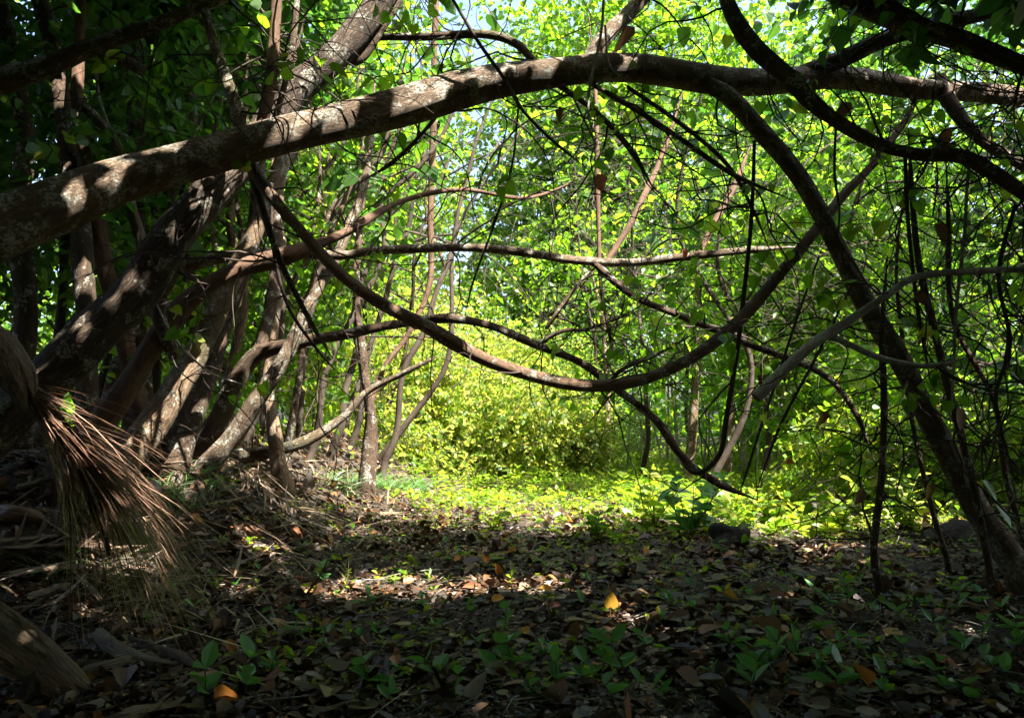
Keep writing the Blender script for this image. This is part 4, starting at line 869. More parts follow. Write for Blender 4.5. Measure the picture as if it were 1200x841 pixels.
# fallen fronds on the bank
for i, (a, bq, nl, ll, lb) in enumerate([((232, 530), (350, 612), 60, 0.38, 'fallen palm frond sliding down the bank in front of the dark trunks'), ((20, 590), (200, 560), 60, 0.4, 'fallen palm frond lying behind the hanging dry frond'), ((-20, 668), (130, 664), 50, 0.32, 'fallen palm frond flat under the hanging dry frond'), ((300, 548), (420, 580), 45, 0.3, 'fallen palm frond on the bank left of the bluish tufts')]):
    A_, B_ = ground_at(*a), ground_at(*bq); pts = [A_ * (1 - t) + B_ * t for t in np.linspace(0, 1, 6)]
    for q in pts: q[2] = float(terrain(q[0], q[1])) + 0.10
    root = thing('fallen_frond', lb, 'palm frond', A_, 'dead palm fronds on the left bank'); fb = MB(); tube(fb, pts, np.linspace(0.016, 0.005, 6), 7, rough=0.05); fb.build('rachis', M['palm_straw'], root, A_)
    t = rng.random(nl * 2); st = A_ + (B_ - A_) * t[:, None]; st[:, 2] = terrain(st[:, 0], st[:, 1]) + 0.10
    d = norm(B_ - A_); sd = norm(np.cross(d, [0, 0, 1.0])); sg = rng.choice([-1, 1], nl * 2)[:, None]
    d0 = d * 0.75 + sd * sg * 0.6 + rng.normal(0, 0.16, (nl * 2, 3)) + np.array([0, 0, 0.12])
    fb = MB(); blades(fb, st, d0, np.stack([rng.normal(0, .1, nl * 2), rng.normal(0, .1, nl * 2), np.full(nl * 2, -0.28)], 1), ll * rng.uniform(0.5, 1.2, nl * 2), rng.uniform(0.012, 0.026, nl * 2), 5)
    fb.build('leaflet_fringe', M['palm_litter'], root, A_)

# grass tufts
for px, py, d, n, hgt, lb in [(195, 558, 6.0, 120, 0.28, 'green grass tuft behind the tip of the hanging dry frond'), (76, 606, 4.7, 80, 0.2, 'small grass tuft left of the hanging dry frond'),
                              (232, 552, 6.6, 90, 0.25, 'grass tuft right of the coconut at the foot of the dark trunks'), (400, 552, 9.0, 130, 0.3, 'bluish grass tuft on the bank behind the pale debris'),
                              (445, 555, 10.0, 140, 0.3, 'bluish grass tuft below the stump-footed stem'), (490, 552, 11.2, 140, 0.3, 'bluish grass tuft touching the yellow-green shrubs'), (425, 548, 9.6, 90, 0.3, 'grass tuft between two bluish tufts on the bank'), (470, 557, 10.4, 90, 0.26, 'low grass tuft at the edge of the sunlit clearing')]:
    c = P(px, py, d); root = None
    x = c[0] + np.clip(rng.normal(0, 0.11, n), -.2, .2); y = c[1] + np.clip(rng.normal(0, 0.11, n), -.2, .2); pp = np.stack([x, y, terrain(x, y) - 0.01], 1)
    a = rng.uniform(0, 6.28, n); b = MB()
    blades(b, pp, np.stack([np.cos(a) * 0.45, np.sin(a) * 0.45, np.ones(n)], 1), np.stack([np.cos(a) * 0.5, np.sin(a) * 0.5, np.full(n, -0.55)], 1), hgt * rng.uniform(0.5, 1.2, n), rng.uniform(0.006, 0.013, n))
    cz = (c[0], c[1], float(terrain(c[0], c[1])))
    tag(b.build('grass_tuft', M['grass'], None, cz), lb, 'grass', 'grass tufts on the left bank')

def plate(mb, pts, widths, arc=2.0, nc=9, tilt=0.0, ragged=0.2, thick=0.004):
    """a split curved palm sheath: a channel-shaped shell with a torn end"""
    O, R = catmull(pts, np.asarray(widths, float) * 0.5, 0.02); n = len(O); T = norm(np.gradient(O, axis=0)); up = np.array([0, 0, 1.0])
    S = norm(np.cross(T, up)); U = np.cross(S, T); th = np.linspace(-arc / 2, arc / 2, nc) + tilt
    cut = 1 - ragged * rng.random(nc) ** 1.5; cut0 = ragged * 0.5 * rng.random(nc) ** 2
    tt = cut0[None] + np.linspace(0, 1, n)[:, None] * (cut - cut0)[None]; fi = tt * (n - 1); i0 = np.clip(fi.astype(int), 0, n - 2); fr = (fi - i0)[..., None]
    def at(A): return A[i0] * (1 - fr) + A[i0 + 1] * fr
    rr = at(R[:, None]); ed = rng.normal(0, 0.03, (n, nc, 1)) + 0.06 * np.sin(np.linspace(0, 9, n))[:, None, None] * np.cos(th * 2)[None, :, None]
    def shell(k): return at(O) + (at(S) * np.sin(th)[None, :, None] + at(U) * (np.cos(th)[None, :, None] - 0.5)) * (rr * (1 + ed) + k)
    A1, A2 = shell(0), shell(-thick); idx = np.arange(n * nc).reshape(n, nc)
    q = np.stack([idx[:-1, :-1], idx[:-1, 1:], idx[1:, 1:], idx[1:, :-1]], -1).reshape(-1, 4); m = n * nc
    ring = np.concatenate([idx[0], idx[1:, -1], idx[-1, -2::-1], idx[-2:0:-1, 0]]); r2 = np.roll(ring, -1)
    V = np.concatenate([A1.reshape(-1, 3), A2.reshape(-1, 3)])
    s = np.broadcast_to(np.linspace(0, 1, n)[:, None] * len(O) * 0.02, (n, nc)); at_ = np.stack([np.broadcast_to(th, (n, nc)) * 0.08, rr[..., 0], s], -1).reshape(-1, 3) + rng.uniform(-9, 9)
    mb.add(V, [q, q[:, ::-1] + m, np.stack([ring, r2, r2 + m, ring + m], -1)], np.concatenate([at_, at_]))
def lying_plate(name, label, cat, pix_pts, widths, mat, group, arc=2.0, tilt=0.0, lift=0.05, ragged=0.25):
    W3 = [ground_at(px, py) for px, py in pix_pts]; wd = [w * q[1] / F for w, q in zip(widths, W3)]
    for q in W3: q[2] += lift
    b = MB(); plate(b, W3, wd, arc, 9, tilt, ragged); tag(b.build(name, M[mat], None, W3[0]), label, cat, group)
# ------------------------------------------------------------------ dead palm frond hanging on the left
root = thing('dry_palm_frond', 'dead brown palm frond with stringy leaflets drooping at the left edge', 'palm frond', P(-10, 430, 3.95))
mb_ = MB(); tube(mb_, [P(-90, 395, 4.0), P(-10, 425, 3.95), P(30, 458, 3.9), P(70, 500, 3.85), P(100, 548, 3.8), P(118, 600, 3.75), P(128, 650, 3.7)], [0.075, 0.075, 0.06, 0.04, 0.026, 0.016, 0.008], 10, rough=0.06)
mb_.build('rachis', M['bark_dark'], root, root.location)
mb_ = MB(); plate(mb_, [P(-40, 372, 3.95), P(0, 400, 3.9), P(26, 438, 3.85), P(36, 486, 3.83)], [0.2, 0.22, 0.18, 0.07], 3.0, 15, 0.3, 0.3)
mb_.build('sheath', M['palm_dry'], root, root.location)
fb = MB(); n = 420
t = rng.random(n) ** 0.9
s0 = np.array([P(22 + 82 * a, 452 + 95 * a + rng.normal(0, 4), 3.9 - 0.1 * a + rng.normal(0, 0.03)) for a in t])
ang = np.radians(rng.normal(26, 15, n) + 16 * t); d0 = np.stack([np.cos(ang), rng.normal(-0.12, 0.1, n), -np.sin(ang)], 1)
bend = np.stack([-0.05 + rng.normal(0, 0.1, n), rng.normal(0, 0.04, n), -0.36 + rng.normal(0, 0.12, n)], 1)
blades(fb, s0, d0, bend, (0.3 + 0.85 * rng.random(n) ** 0.7) * (1 - 0.2 * t), rng.uniform(0.004, 0.014, n), 6)
n2 = 70; t2 = rng.random(n2)
s1 = np.array([P(60 + 75 * a, 500 + 90 * a, 3.8) for a in t2])
blades(fb, s1, np.stack([rng.normal(0.12, 0.12, n2), rng.normal(-0.1, 0.1, n2), -np.ones(n2)], 1), np.stack([rng.normal(0, 0.1, n2), np.zeros(n2), -0.1 * np.ones(n2)], 1), rng.uniform(0.25, 0.55, n2), rng.uniform(0.003, 0.007, n2), 5)
o = fb.build('leaflet_fringe', M['palm_fibre'], root, root.location)

# ------------------------------------------------------------------ palm debris and small things on the ground
def lying(name, label, cat, pix_pts, widths, mat, group=None, sides=10, flat=1.0, lift=0.02, rough=0.08):
    """a log, stalk or sheath that lies on the ground along these sight points"""
    W3 = []
    for (px, py) in pix_pts:
        q = ground_at(px, py); W3.append(q)
    R = [w * 0.5 * q[1] / F for w, q in zip(widths, W3)]
    for q, r in zip(W3, R): q[2] += r * flat * 0.8 + lift
    b = MB(); tube(b, W3, R, sides, rough=rough, flat=flat, wob=0.15)
    o = b.build(name, M[mat], None, W3[0]); tag(o, label, cat, group); return o
root = thing('palm_log', 'thick dry palm stalk sloping into the lower left corner', 'log', ground_at(60, 800))
b = MB(); LP = [P(-50, 690, 3.35), P(0, 722, 3.3), P(40, 754, 3.2), P(75, 786, 3.12), P(104, 812, 3.08)]
plate(b, LP, [0.15, 0.155, 0.15, 0.14, 0.10], 3.4, 17, 0.2, 0.12); b.build('stalk', M['palm_dry'], root, root.location)
b = MB(); plate(b, [q + np.array([-0.02, -0.03, -0.05]) for q in LP], [0.17, 0.18, 0.17, 0.15, 0.11], 2.2, 13, -0.7, 0.3); b.build('sheath', M['palm_straw'], root, root.location)
b = MB(); plate(b, [q + np.array([0.0, -0.01, 0.015]) for q in LP[:4]], [0.14, 0.15, 0.14, 0.09], 1.1, 9, 0.5, 0.45); b.build('sheath', M['palm_straw'], root, root.location)
b = MB()
for k in range(7):
    off = 6 * k; tube(b, [P(-30, 735 + off, 3.2), P(20, 768 + off * .8, 3.13), P(70, 806 + off * .4, 3.05)], [0.006, 0.007, 0.004], 5, rough=0, wob=0.6)
b.build('fibre', M['palm_fibre'], root, root.location)
lying_plate('palm_sheath', 'curved dry palm sheath lying right of the thick palm stalk', 'palm sheath', [(112, 752), (140, 775), (180, 790), (225, 797)], [22.5, 25.0, 20.0, 7.5], 'palm_straw', 'dry palm pieces on the ground', 1.7, 0.4)
lying_plate('palm_sheath', 'short broken palm piece between the thick stalk and the curved sheath', 'palm sheath', [(96, 800), (125, 795), (156, 786)], [17.5, 22.5, 25.0], 'palm_straw', 'dry palm pieces on the ground', 1.7, 0.4)
lying_plate('palm_sheath', 'pointed orange-brown palm piece right of the curved sheath', 'palm sheath', [(140, 756), (180, 770), (215, 785), (236, 797)], [6.25, 12.5, 17.5, 12.5], 'palm_dry', 'dry palm pieces on the ground', 1.7, 0.4)
for pts, w, lb in [([(-10, 652), (40, 648), (82, 642)], [14, 12, 8], 'upper flat palm leaf stalk at the left edge'), ([(0, 694), (50, 685), (115, 680)], [18, 16, 12], 'broad flat palm stalk below the hanging frond'),
                   ([(110, 692), (180, 692), (240, 690), (300, 688)], [6, 7, 6, 4], 'long straight straw-coloured stalk pointing at the path'), ([(28, 722), (60, 710), (85, 700)], [20, 18, 8], 'yellowish folded palm strip above the thick stalk'),
                   ([(88, 690), (105, 706), (118, 720)], [7, 8, 5], 'short dark stalk tilted beside the broad flat stalk'), ([(170, 700), (195, 706), (214, 712)], [10, 12, 6], 'reddish husk piece at the end of the straight stalk'),
                   ([(75, 645), (110, 650), (145, 660)], [10, 10, 6], 'sunlit pale stalk under the hanging frond'), ([(400, 612), (440, 611), (480, 610)], [7, 8, 5], 'pale slat of wood lying across the far path'),
                   ([(560, 572), (590, 573), (612, 574)], [5, 6, 4], 'pale stick lying in the sunlit ground cover'), ([(285, 560), (320, 590), (352, 612)], [5, 5, 3], 'dry frond stalk sliding down the bank'), ([(230, 545), (262, 580), (290, 606)], [5, 6, 3], 'dry frond stalk beside the grass tuft on the bank')]:
    lying_plate('palm_stalk', lb, 'palm stalk', pts, [v * 1.5 for v in w], 'palm_straw', 'dry palm stalks on the ground', 1.5, rng.normal(0, 0.4), 0.07)
q = ground_at(296, 792)
root = thing('broken_stick', 'short knobbly stick standing upright in the litter', 'stick', q)
b = MB(); tube(b, [q - [0, 0, 0.03], P(298, 770, q[1]), P(297, 752, q[1]), P(299, 738, q[1])], [0.02, 0.018, 0.013, 0.014], 9, rough=0.15); b.build('stem', M['bark'], root, q)
b = MB(); tube(b, [P(297, 775, q[1]), P(280, 786, q[1] - 0.03), P(262, 800, q[1] - 0.06)], [0.012, 0.01, 0.006], 7, rough=0.1); b.build('root', M['bark'], root, q)

def blob(name, label, cat, p, r, mat, squash=(1, 1, 1), rough=0.2, sub=4):
    import bmesh
    bm = bmesh.new(); bmesh.ops.create_icosphere(bm, subdivisions=sub, radius=1.0)
    ph = rng.uniform(0, 6.28, 12); ks = rng.uniform(1.2, 3.6, (12, 3)) * rng.choice([-1, 1], (12, 3))
    for v in bm.verts:
        c = np.array(v.co); f = 1 + rough * sum(math.sin(ks[j] @ c + ph[j]) for j in range(12)) / 5
        v.co = Vector((c[0] * f * squash[0] * r, c[1] * f * squash[1] * r, c[2] * f * squash[2] * r))
    me = bpy.data.meshes.new(name); bm.to_mesh(me); bm.free(); me.materials.append(M[mat])
    for q in me.polygons: q.use_smooth = True
    o = bpy.data.objects.new(name, me); C.objects.link(o); o.location = [float(v) for v in p]; tag(o, label, cat); return o
q = ground_at(857, 642); blob('rock', 'dark rounded rock beside the big-leaved plant', 'rock', q + [0, 0.05, 0.07], 0.15, 'rock', (1.1, 0.8, 0.85), 0.4)
q = ground_at(1118, 632); blob('rock', 'low dark mound of rock behind the ground stem', 'rock', q + [0, 0, 0.01], 0.2, 'rock', (1.2, 0.8, 0.6), 0.25)
q = ground_at(178, 586); blob('coconut', 'grey weathered coconut beside the tip of the hanging frond', 'coconut', q + [0, 0, 0.055], 0.07, 'husk', (0.9, 0.9, 1.2), 0.05)
q = ground_at(20, 612); blob('driftwood_chunk', 'yellowish lump of rotten wood at the left edge', 'wood', q + [0, 0, 0.04], 0.1, 'palm_dry', (1.5, 0.7, 0.6), 0.3)
for px, py, r, lb in [(850, 790, 0.022, 'small brown nut left of the cluster of dark seedlings'), (1055, 824, 0.03, 'reddish-brown fruit at the bottom right')]:
    q = ground_at(px, py); blob('fallen_fruit', lb, 'fruit', q + [0, 0, r], r, 'bark_red', (1, 1, 0.9), 0.06, 3)
q = ground_at(930, 606)
root = thing('fallen_branch', 'broken dark branch lying in the weeds right of the rock', 'fallen branch', q)
b = MB(); tube(b, [ground_at(890, 610) + [0, 0, 0.05], ground_at(920, 606) + [0, 0, 0.10], ground_at(950, 606) + [0, 0, 0.12], ground_at(990, 600) + [0, 0, 0.08]], [0.03, 0.05, 0.055, 0.03], 10, rough=0.2); b.build('stem', M['bark'], root, q)
b = MB(); tube(b, [ground_at(945, 606) + [0, 0, 0.14], ground_at(958, 606) + [0, 0, 0.24], ground_at(975, 600) + [0, 0, 0.26]], [0.02, 0.015, 0.008], 7, rough=0.2); b.build('branch', M['bark_grey'], root, q)

# big-leaved plant by the rock
def broad_plant(px, py, h, nst, nl, size, label, mat):
    q = ground_at(px, py); root = thing('broad_leaved_plant', label, 'plant', q, 'broad-leaved plants on the path edge')
    lf = MB()
    for s in range(nst):
        a = rng.uniform(0, 6.28); path = wander(q, (math.cos(a) * 0.5, math.sin(a) * 0.5, 1), h * rng.uniform(0.7, 1.1), 6, 0.1, 0.3)
        b = MB(); tube(b, path, np.linspace(0.007, 0.003, len(path)), 5, rough=0); b.build('stem', M['seed_stem'], root, q)
        i = rng.integers(1, len(path), nl); n = nl; aa = rng.uniform(0, 6.28, n)
        leaf_geo(lf, path[i], np.stack([np.cos(aa), np.sin(aa), rng.normal(0.3, 0.4, n)], 1), rng.normal(0, 0.35, (n, 3)) + np.array([0, -0.3, 1]), size * rng.uniform(0.6, 1.15, n), OVATE)
    lf.build('foliage', M[mat], root, q, smooth=False)
broad_plant(808, 630, 0.6, 6, 9, 0.2, 'knee-high plant with big dark oval leaves left of the rock', 'seedling')
broad_plant(768, 618, 0.55, 6, 10, 0.16, 'bright yellow-green plant with big leaves left of the dark-leaved one', 'leaf_low')
broad_plant(700, 634, 0.3, 7, 9, 0.09, 'dark green leafy clump on the near edge of the clearing', 'leaf')
broad_plant(577, 622, 0.25, 5, 7, 0.11, 'bright green clump alone in the middle of the path', 'leaf_low')
broad_plant(905, 618, 0.4, 7, 9, 0.12, 'leafy green clump just right of the rock', 'leaf_low')
broad_plant(985, 622, 0.5, 8, 9, 0.12, 'leafy green clump left of the thin straight sapling', 'leaf_low')
broad_plant(1065, 622, 0.55, 8, 9, 0.12, 'leafy green clump right of the thin straight sapling', 'leaf_low')
# two big leaves on the right stem
for px, py, lb in [(1165, 590, 'large bluish leaf hanging in front of the ground stem'), (1150, 562, 'second bluish leaf just above the large hanging one')]:
    b = MB(); p = P(px, py, 4.7); leaf_geo(b, p[None] , np.array([[0.5, -0.1, -0.6]]), np.array([[0.5, -0.7, 0.6]]), np.array([0.17]), OVATE); tag(b.build('hanging_leaf', M['seedling'], None, p), lb, 'leaf', 'large leaves on the ground stem')

# dead leaves caught in the branches
SN = [(700, 204, 5.9, 0.14, 'dead_red', 'folded red-brown dead leaf under the centre of the arch'), (735, 30, 5.3, 0.16, 'dead_brown', 'large dead leaf hanging above the arching trunk'), (652, 128, 5.2, 0.08, 'dead_brown', 'small dead leaf just under the arching trunk'),
      (962, 483, 5.2, 0.10, 'dead_brown', 'square dead leaf right of the sawn branch end'), (1012, 573, 5.0, 0.12, 'dead_brown', 'dead leaf clinging left of the thin straight sapling'), (1122, 478, 4.7, 0.14, 'dead_brown', 'dead leaf wrapped on a vine right of the ground stem'),
      (1076, 340, 4.75, 0.10, 'dead_brown', 'dead leaf at the tip of the pale cut branch'), (1095, 262, 4.7, 0.15, 'dead_brown', 'crumpled dead leaf under the dark sinuous limb'), (1086, 568, 5.5, 0.1, 'dead_brown', 'dead leaf low behind the ground stem'),
      (985, 120, 5.2, 0.16, 'dead_brown', 'dead leaf where the dark limbs cross'), (800, 292, 6.9, 0.1, 'dead_red', 'reddish leaf on the horizontal branch'), (1046, 312, 5.2, 0.06, 'dead_red', 'small red leaf above the pale cut branch'), (1110, 150, 5.0, 0.14, 'dead_orange', 'orange-brown dead leaf in the upper right tangle'), (925, 535, 5.7, 0.1, 'dead_orange', 'orange dead leaf in front of the canes')]
for px, py, d, s, m, lb in SN:
    b = MB(); p = P(px, py, d); leaf_geo(b, p[None], rng.normal(0, 0.3, (1, 3)) + np.array([[0.2, 0, -1]]), rng.normal(0, 0.3, (1, 3)) + np.array([[0.3, -1, 0.2]]), np.array([s]), DRY); tag(b.build('dead_leaf', M[m], None, p), lb, 'leaf', 'dead leaves caught in the branches')

# ------------------------------------------------------------------ fallen leaves one can point to
FL = [(715, 730, 0.085, 'yellow', 'yellow-ochre leaf standing upright in the middle of the litter', 1), (585, 680, 0.085, 'orange', 'bright orange leaf just behind the sunlit strip', .5), (533, 665, 0.075, 'orange', 'orange leaf farther back, left of the bright orange one', .4),
      (573, 665, 0.07, 'orange', 'small orange leaf behind the bright orange one', .4), (605, 653, 0.08, 'orange', 'pair-like folded orange leaf near the clearing', .2), (630, 662, 0.07, 'yellow', 'ochre leaf right of the folded orange one', .2), (755, 656, 0.08, 'orange', 'orange leaf in the dark litter below the bright plants', .5),
      (632, 698, 0.10, 'yellow', 'flat yellow leaf at the right end of the sunlit strip', .1), (555, 698, 0.08, 'red', 'red-orange leaf inside the sunlit strip', .2), (576, 713, 0.08, 'yellow', 'dull ochre leaf below the sunlit strip', .3), (502, 724, 0.07, 'brown', 'rusty leaf below the left part of the strip', .2),
      (620, 752, 0.07, 'yellow', 'round ochre leaf above the long row of seedlings', .2), (672, 757, 0.09, 'brown', 'narrow tan leaf right of the round ochre one', .6), (848, 706, 0.09, 'yellow', 'flat yellow leaf below the rock', .1), (902, 706, 0.1, 'brown', 'brown curled leaf right of the flat yellow one', .2),
      (1100, 787, 0.08, 'pink', 'orange-pink leaf among the right-hand seedlings', .2), (1020, 815, 0.085, 'orange', 'orange-brown curled leaf near the bottom right', .6), (352, 720, 0.09, 'orange', 'orange leaf left of the sunlit strip', .2), (328, 745, 0.07, 'orange', 'rusty orange leaf below the left orange leaf', .3),
      (274, 775, 0.07, 'orange', 'orange leaf by the upright knobbly stick', .5), (232, 712, 0.07, 'brown', 'rust-brown leaf near the straight straw stalk', .5), (325, 702, 0.08, 'yellow', 'olive-yellow leaf near the left end of the strip', .2), (345, 688, 0.07, 'red', 'red leaf at the left end of the sunlit strip', .2),
      (745, 677, 0.11, 'white', 'nearly white leaf lying right of the strip', .1), (553, 832, 0.09, 'grey', 'pale grey crumpled leaf at the bottom centre', .8), (915, 752, 0.15, 'brown', 'large grey-brown leaf behind the dark seedlings', .3), (473, 692, 0.08, 'brown', 'pale tan leaf catching sun in the strip', .3), (422, 692, 0.07, 'grey', 'grey-tan leaf at the left of the sunlit strip', .3),
      (830, 665, 0.06, 'red', 'small reddish leaf left below the rock', .3), (362, 585, 0.16, 'grey', 'pale upright dry leaf on top of the bank', .9), (820, 812, 0.12, 'brown', 'brown leaf left of the small nut', .3), (660, 838, 0.12, 'brown', 'tan leaf at the bottom edge right of centre', .3), (250, 835, 0.1, 'orange', 'orange sliver at the bottom edge left of centre', .2), (790, 690, 0.06, 'orange', 'small orange leaf right of the white leaf', .2),
      (1068, 695, 0.07, 'white', 'pale leaf in the dark at the foot of the sapling', .1), (1145, 693, 0.05, 'red', 'small red leaf in the dark under the ground stem', .5), (690, 672, 0.05, 'yellow', 'little yellow leaf among the dark litter', .2), (645, 720, 0.07, 'pink', 'pinkish leaf below the flat yellow one', .2)]
for px, py, s, c, lb, up in FL:
    q = ground_at(px, py); a = rng.uniform(0, 6.28); b = MB()
    ax = np.array([[math.cos(a) * (1 - up) + 0.1, math.sin(a) * (1 - up) * 0.6, up]]); nr_ = np.array([[rng.normal(0, 0.15), -0.35 - up, 1.0 - 0.6 * up]])
    p = q + [0, 0, 0.045]; leaf_geo(b, p[None], ax, nr_, np.array([s]), DRY if up < 0.9 else HEART)
    tag(b.build('fallen_leaf', M['dead_' + c], None, p), lb, 'leaf', 'bright fallen leaves on the path')

# ------------------------------------------------------------------ seedlings
PROT = []
for v in range(7):
    npair = [1, 2, 2, 3, 2, 3, 1][v]; root = thing('seedling', None, None, (0, 0, 0)); hgt = [0.05, 0.09, 0.07, 0.13, 0.1, 0.1, 0.07][v]
    path = wander((0, 0, -0.01), (rng.normal(0, 0.15), rng.normal(0, 0.15), 1), hgt, 5, 0, 0.2)
    b = MB(); tube(b, path, np.linspace(0.003, 0.0018, len(path)), 5, step=0.02, rough=0); b.build('stem', M['seed_stem'], root, np.zeros(3))
    k = 0
    for i in range(npair):
        zz = path[int(round((i + 1) / npair * (len(path) - 1)))]; a0 = rng.uniform(0, 3.14) + 1.57 * i
        for s in (0, math.pi):
            if v in (2, 4) and i == npair - 1 and s: continue
            a = a0 + s + rng.normal(0, 0.3); b = MB()
            leaf_geo(b, zz[None], np.array([[math.cos(a), math.sin(a), rng.uniform(0.35, 1.3)]]), np.array([[rng.normal(0, .2), rng.normal(-.2, .2), 1.0]]), np.array([rng.uniform(0.055, 0.095)]), OVATE)
            b.build('leaf', M['seedling'], root, np.zeros(3), smooth=False); k += 1
    PROT.append((root, k, hgt))
SEED = [(25, 812, 1.3), (222, 757, .8), (228, 722, .8), (240, 828, 1.25), (285, 824, 1.35), (300, 680, .9), (310, 732, .9), (356, 752, 1), (388, 750, 1.1), (380, 690, 1), (250, 680, .8), (275, 695, .8), (350, 728, .8), (172, 735, .7), (318, 798, .9), (372, 770, .8),
        (428, 718, 1.2), (436, 812, 1.2), (456, 828, 1.2), (464, 806, .9), (516, 800, 1.4), (527, 826, 1.2), (500, 720, 1), (552, 722, .9), (500, 745, .9), (420, 755, .9), (446, 750, .9), (592, 750, 1), (577, 796, 1.5), (606, 790, 1.2), (652, 812, 1.4), (622, 822, .9), (682, 806, 1.4), (698, 800, 1.1), (719, 825, 1.4), (736, 798, 1.2), (716, 784, .9), (698, 762, 1),
        (680, 720, .9), (612, 710, .9), (790, 715, 1.1), (782, 822, 1.1), (750, 822, 1), (690, 685, .8), (845, 652, .9), (815, 722, .9), (840, 724, .9), (860, 765, 1.2), (870, 795, 1.4), (892, 800, 1.3), (882, 812, 1.2), (908, 790, 1.1), (930, 780, 1.1), (912, 765, 1), (955, 712, 1.1), (974, 722, 1.2), (992, 712, 1.2), (962, 745, 1), (980, 770, 1), (958, 796, 1.3), (976, 820, 1.3), (1010, 770, 1.1), (1035, 824, 1.4), (1056, 730, 1.2), (1060, 768, 1.2), (1068, 800, 1.2), (1092, 742, 1.1), (1096, 795, 1), (1026, 722, 1),
        (1150, 760, 1.2), (1166, 790, 1.3), (1172, 724, 1.2), (1190, 748, 1.1), (1198, 770, 1.1), (1176, 805, 1.2), (1120, 725, 1), (1128, 770, 1), (1110, 820, 1.2), (1140, 830, 1.2), (1188, 832, 1.2),
        (200, 700, .7), (395, 705, .8), (450, 665, .8), (540, 655, .7), (655, 668, .7), (720, 655, .8), (810, 690, .7), (770, 735, .8), (905, 735, .8), (935, 690, .9), (1005, 690, .9), (880, 705, .8), (1085, 715, .9), (1145, 715, .9), (300, 655, .7), (350, 650, .7), (410, 640, .7), (470, 640, .7), (330, 625, .6), (520, 640, .7), (610, 640, .7), (760, 765, .9), (835, 800, 1), (560, 765, .9), (640, 775, 1)]
LM = [(25, 750, 'thick palm stalk'), (170, 780, 'curved palm sheath'), (296, 765, 'knobbly upright stick'), (200, 640, 'hanging frond tip'), (220, 692, 'straight straw stalk'), (352, 718, 'left orange leaf'), (328, 745, 'rusty orange leaf'), (500, 688, 'sunlit strip'), (553, 828, 'crumpled grey leaf'), (585, 678, 'bright orange leaf'), (620, 750, 'round ochre leaf'),
      (715, 727, 'upright yellow leaf'), (672, 755, 'narrow tan leaf'), (745, 675, 'nearly white leaf'), (848, 705, 'flat yellow leaf below the rock'), (857, 630, 'dark rock'), (915, 748, 'large grey-brown leaf'), (850, 787, 'small brown nut'), (1020, 805, 'orange-brown curled leaf'), (1055, 820, 'reddish fruit'), (1100, 785, 'orange-pink leaf'), (1030, 680, 'thin sapling foot'), (1180, 670, 'ground stem foot'), (660, 836, 'tan bottom-edge leaf'), (577, 620, 'bright green clump'), (755, 655, 'orange leaf by the plants'), (502, 724, 'rusty leaf below the strip'), (902, 706, 'brown curled leaf')]
NUMW = {1: 'single', 2: 'two', 3: 'three', 4: 'four', 5: 'five', 6: 'six'}
used = {}
for i, (px, py, s) in enumerate(SEED):
    pr, k, hgt = PROT[rng.integers(0, len(PROT))] if s > 0.85 else PROT[rng.integers(0, 3)]
    q = ground_at(px, py); r = pr.copy(); C.objects.link(r); r.location = [float(v) for v in q + [0, 0, 0.015]]; sc_ = s * rng.uniform(0.7, 1.2)
    r.rotation_euler = (rng.normal(0, 0.12), rng.normal(0, 0.12), rng.uniform(0, 6.28)); r.scale = (sc_, sc_, sc_)
    for ch in pr.children:
        c = ch.copy(); C.objects.link(c); c.parent = r
    l = sorted(LM, key=lambda l: (l[0] - px) ** 2 + ((l[1] - py) * 1.6) ** 2)
    lab = None
    for lx, ly, ln in l[:4]:
        dx, dy = px - lx, (py - ly) * 1.6; dist = math.hypot(dx, dy)
        how = ('just ' if dist < 32 else '' if dist < 75 else 'well ') + (('right of' if dx > 0 else 'left of') if abs(dx) > abs(dy) else ('below' if dy > 0 else 'above'))
        cand = f"{NUMW[k]}-leaved {'tall' if hgt * sc_ > 0.11 else 'small' if sc_ < 0.85 else 'low'} seedling {how} the {ln}"
        if cand not in used: lab = cand; break
    if lab is None: lab = cand
    used[lab] = 1
    tag(r, lab, 'seedling', 'green seedlings in the leaf litter')
for pr, k, h in PROT:
    for ch in list(pr.children): bpy.data.objects.remove(ch)
    bpy.data.objects.remove(pr)

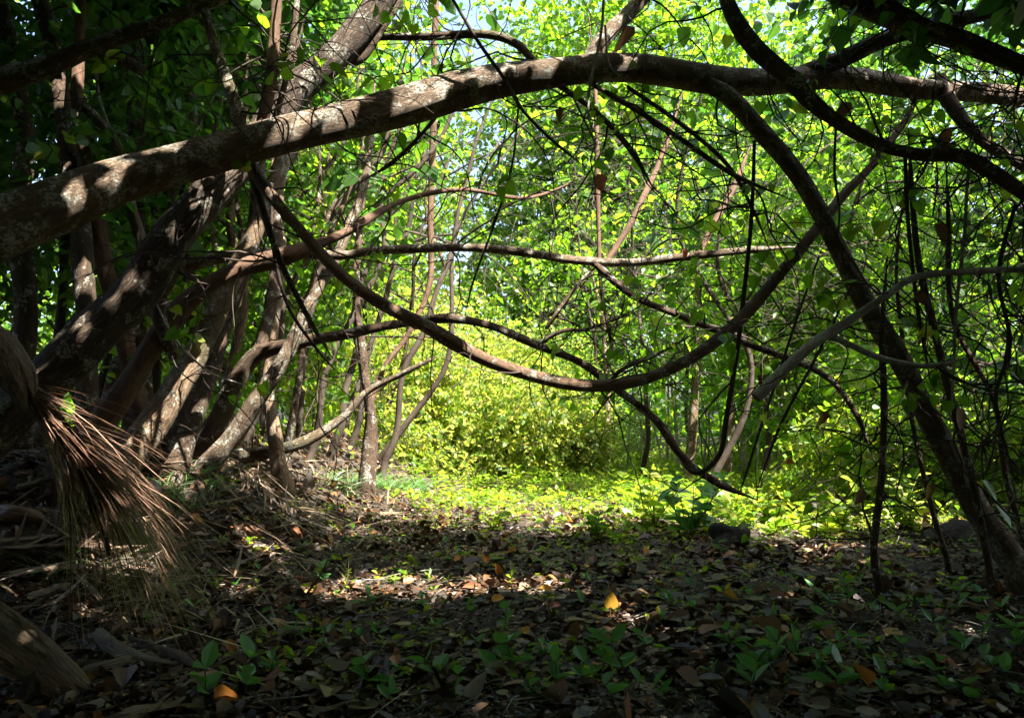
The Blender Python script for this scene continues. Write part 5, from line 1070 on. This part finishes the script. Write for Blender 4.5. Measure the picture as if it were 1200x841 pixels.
# the overhanging limbs run on beyond the picture's edge
for key_, pts_, m_ in [('diag', [(1210, 236, 4.5, 17), (1300, 292, 4.4, 17), (1430, 330, 4.3, 14), (1600, 280, 4.3, 8), (1700, 200, 4.4, 3)], 'bark_dark'), ('topr', [(1272, 107, 4.9, 26), (1400, 170, 4.8, 24), (1560, 230, 4.7, 18), (1760, 220, 4.7, 8)], 'bark'),
                       ('topr2', [(1235, 98, 4.6, 12), (1380, 170, 4.5, 11), (1540, 190, 4.5, 6)], 'bark_dark'), ('corner', [(-84, 128, 4.6, 36), (-220, 190, 4.5, 40), (-420, 330, 4.4, 46), (-560, 520, 4.3, 56)], 'bark')]:
    limb(key_, 'limb', pts_, m_, 12)

# ------------------------------------------------------------------ light, sky, camera
w = bpy.data.worlds.new('World'); sc.world = w; w.use_nodes = True
nt = w.node_tree; bg = nt.nodes['Background']; sky = nt.nodes.new('ShaderNodeTexSky'); sky.sky_type = 'NISHITA'; sky.sun_disc = False
sky.sun_elevation = SUN_EL; sky.sun_rotation = SUN_AZ; sky.air_density = 1.0; sky.dust_density = 4.0
nt.links.new(sky.outputs[0], bg.inputs[0]); bg.inputs[1].default_value = 0.08
ld = bpy.data.lights.new('sun', 'SUN'); ld.energy = 5.0; ld.angle = math.radians(0.53); ld.color = (1.0, 0.95, 0.86)
lo = bpy.data.objects.new('sun', ld); C.objects.link(lo); lo.rotation_euler = Vector(SUNV).to_track_quat('Z', 'Y').to_euler(); lo.location = (6, -2, 14)

cd = bpy.data.cameras.new('camera'); co = bpy.data.objects.new('camera', cd); C.objects.link(co)
cd.sensor_width = 36; cd.lens = F / 1200 * 36; cd.clip_end = 1000; cd.clip_start = 0.05
co.location = (0, 0, CAMZ); co.rotation_euler = (math.pi / 2 + PITCH, 0, 0); sc.camera = co

sc.view_settings.view_transform = 'Standard'; sc.view_settings.look = 'None'; sc.view_settings.gamma = 1; sc.view_settings.exposure = 2.95
sc.cycles.max_bounces = 8; sc.cycles.diffuse_bounces = 3; sc.cycles.transmission_bounces = 5; sc.cycles.glossy_bounces = 2
sc.cycles.caustics_reflective = False; sc.cycles.caustics_refractive = False
sc.cycles.use_denoising = True
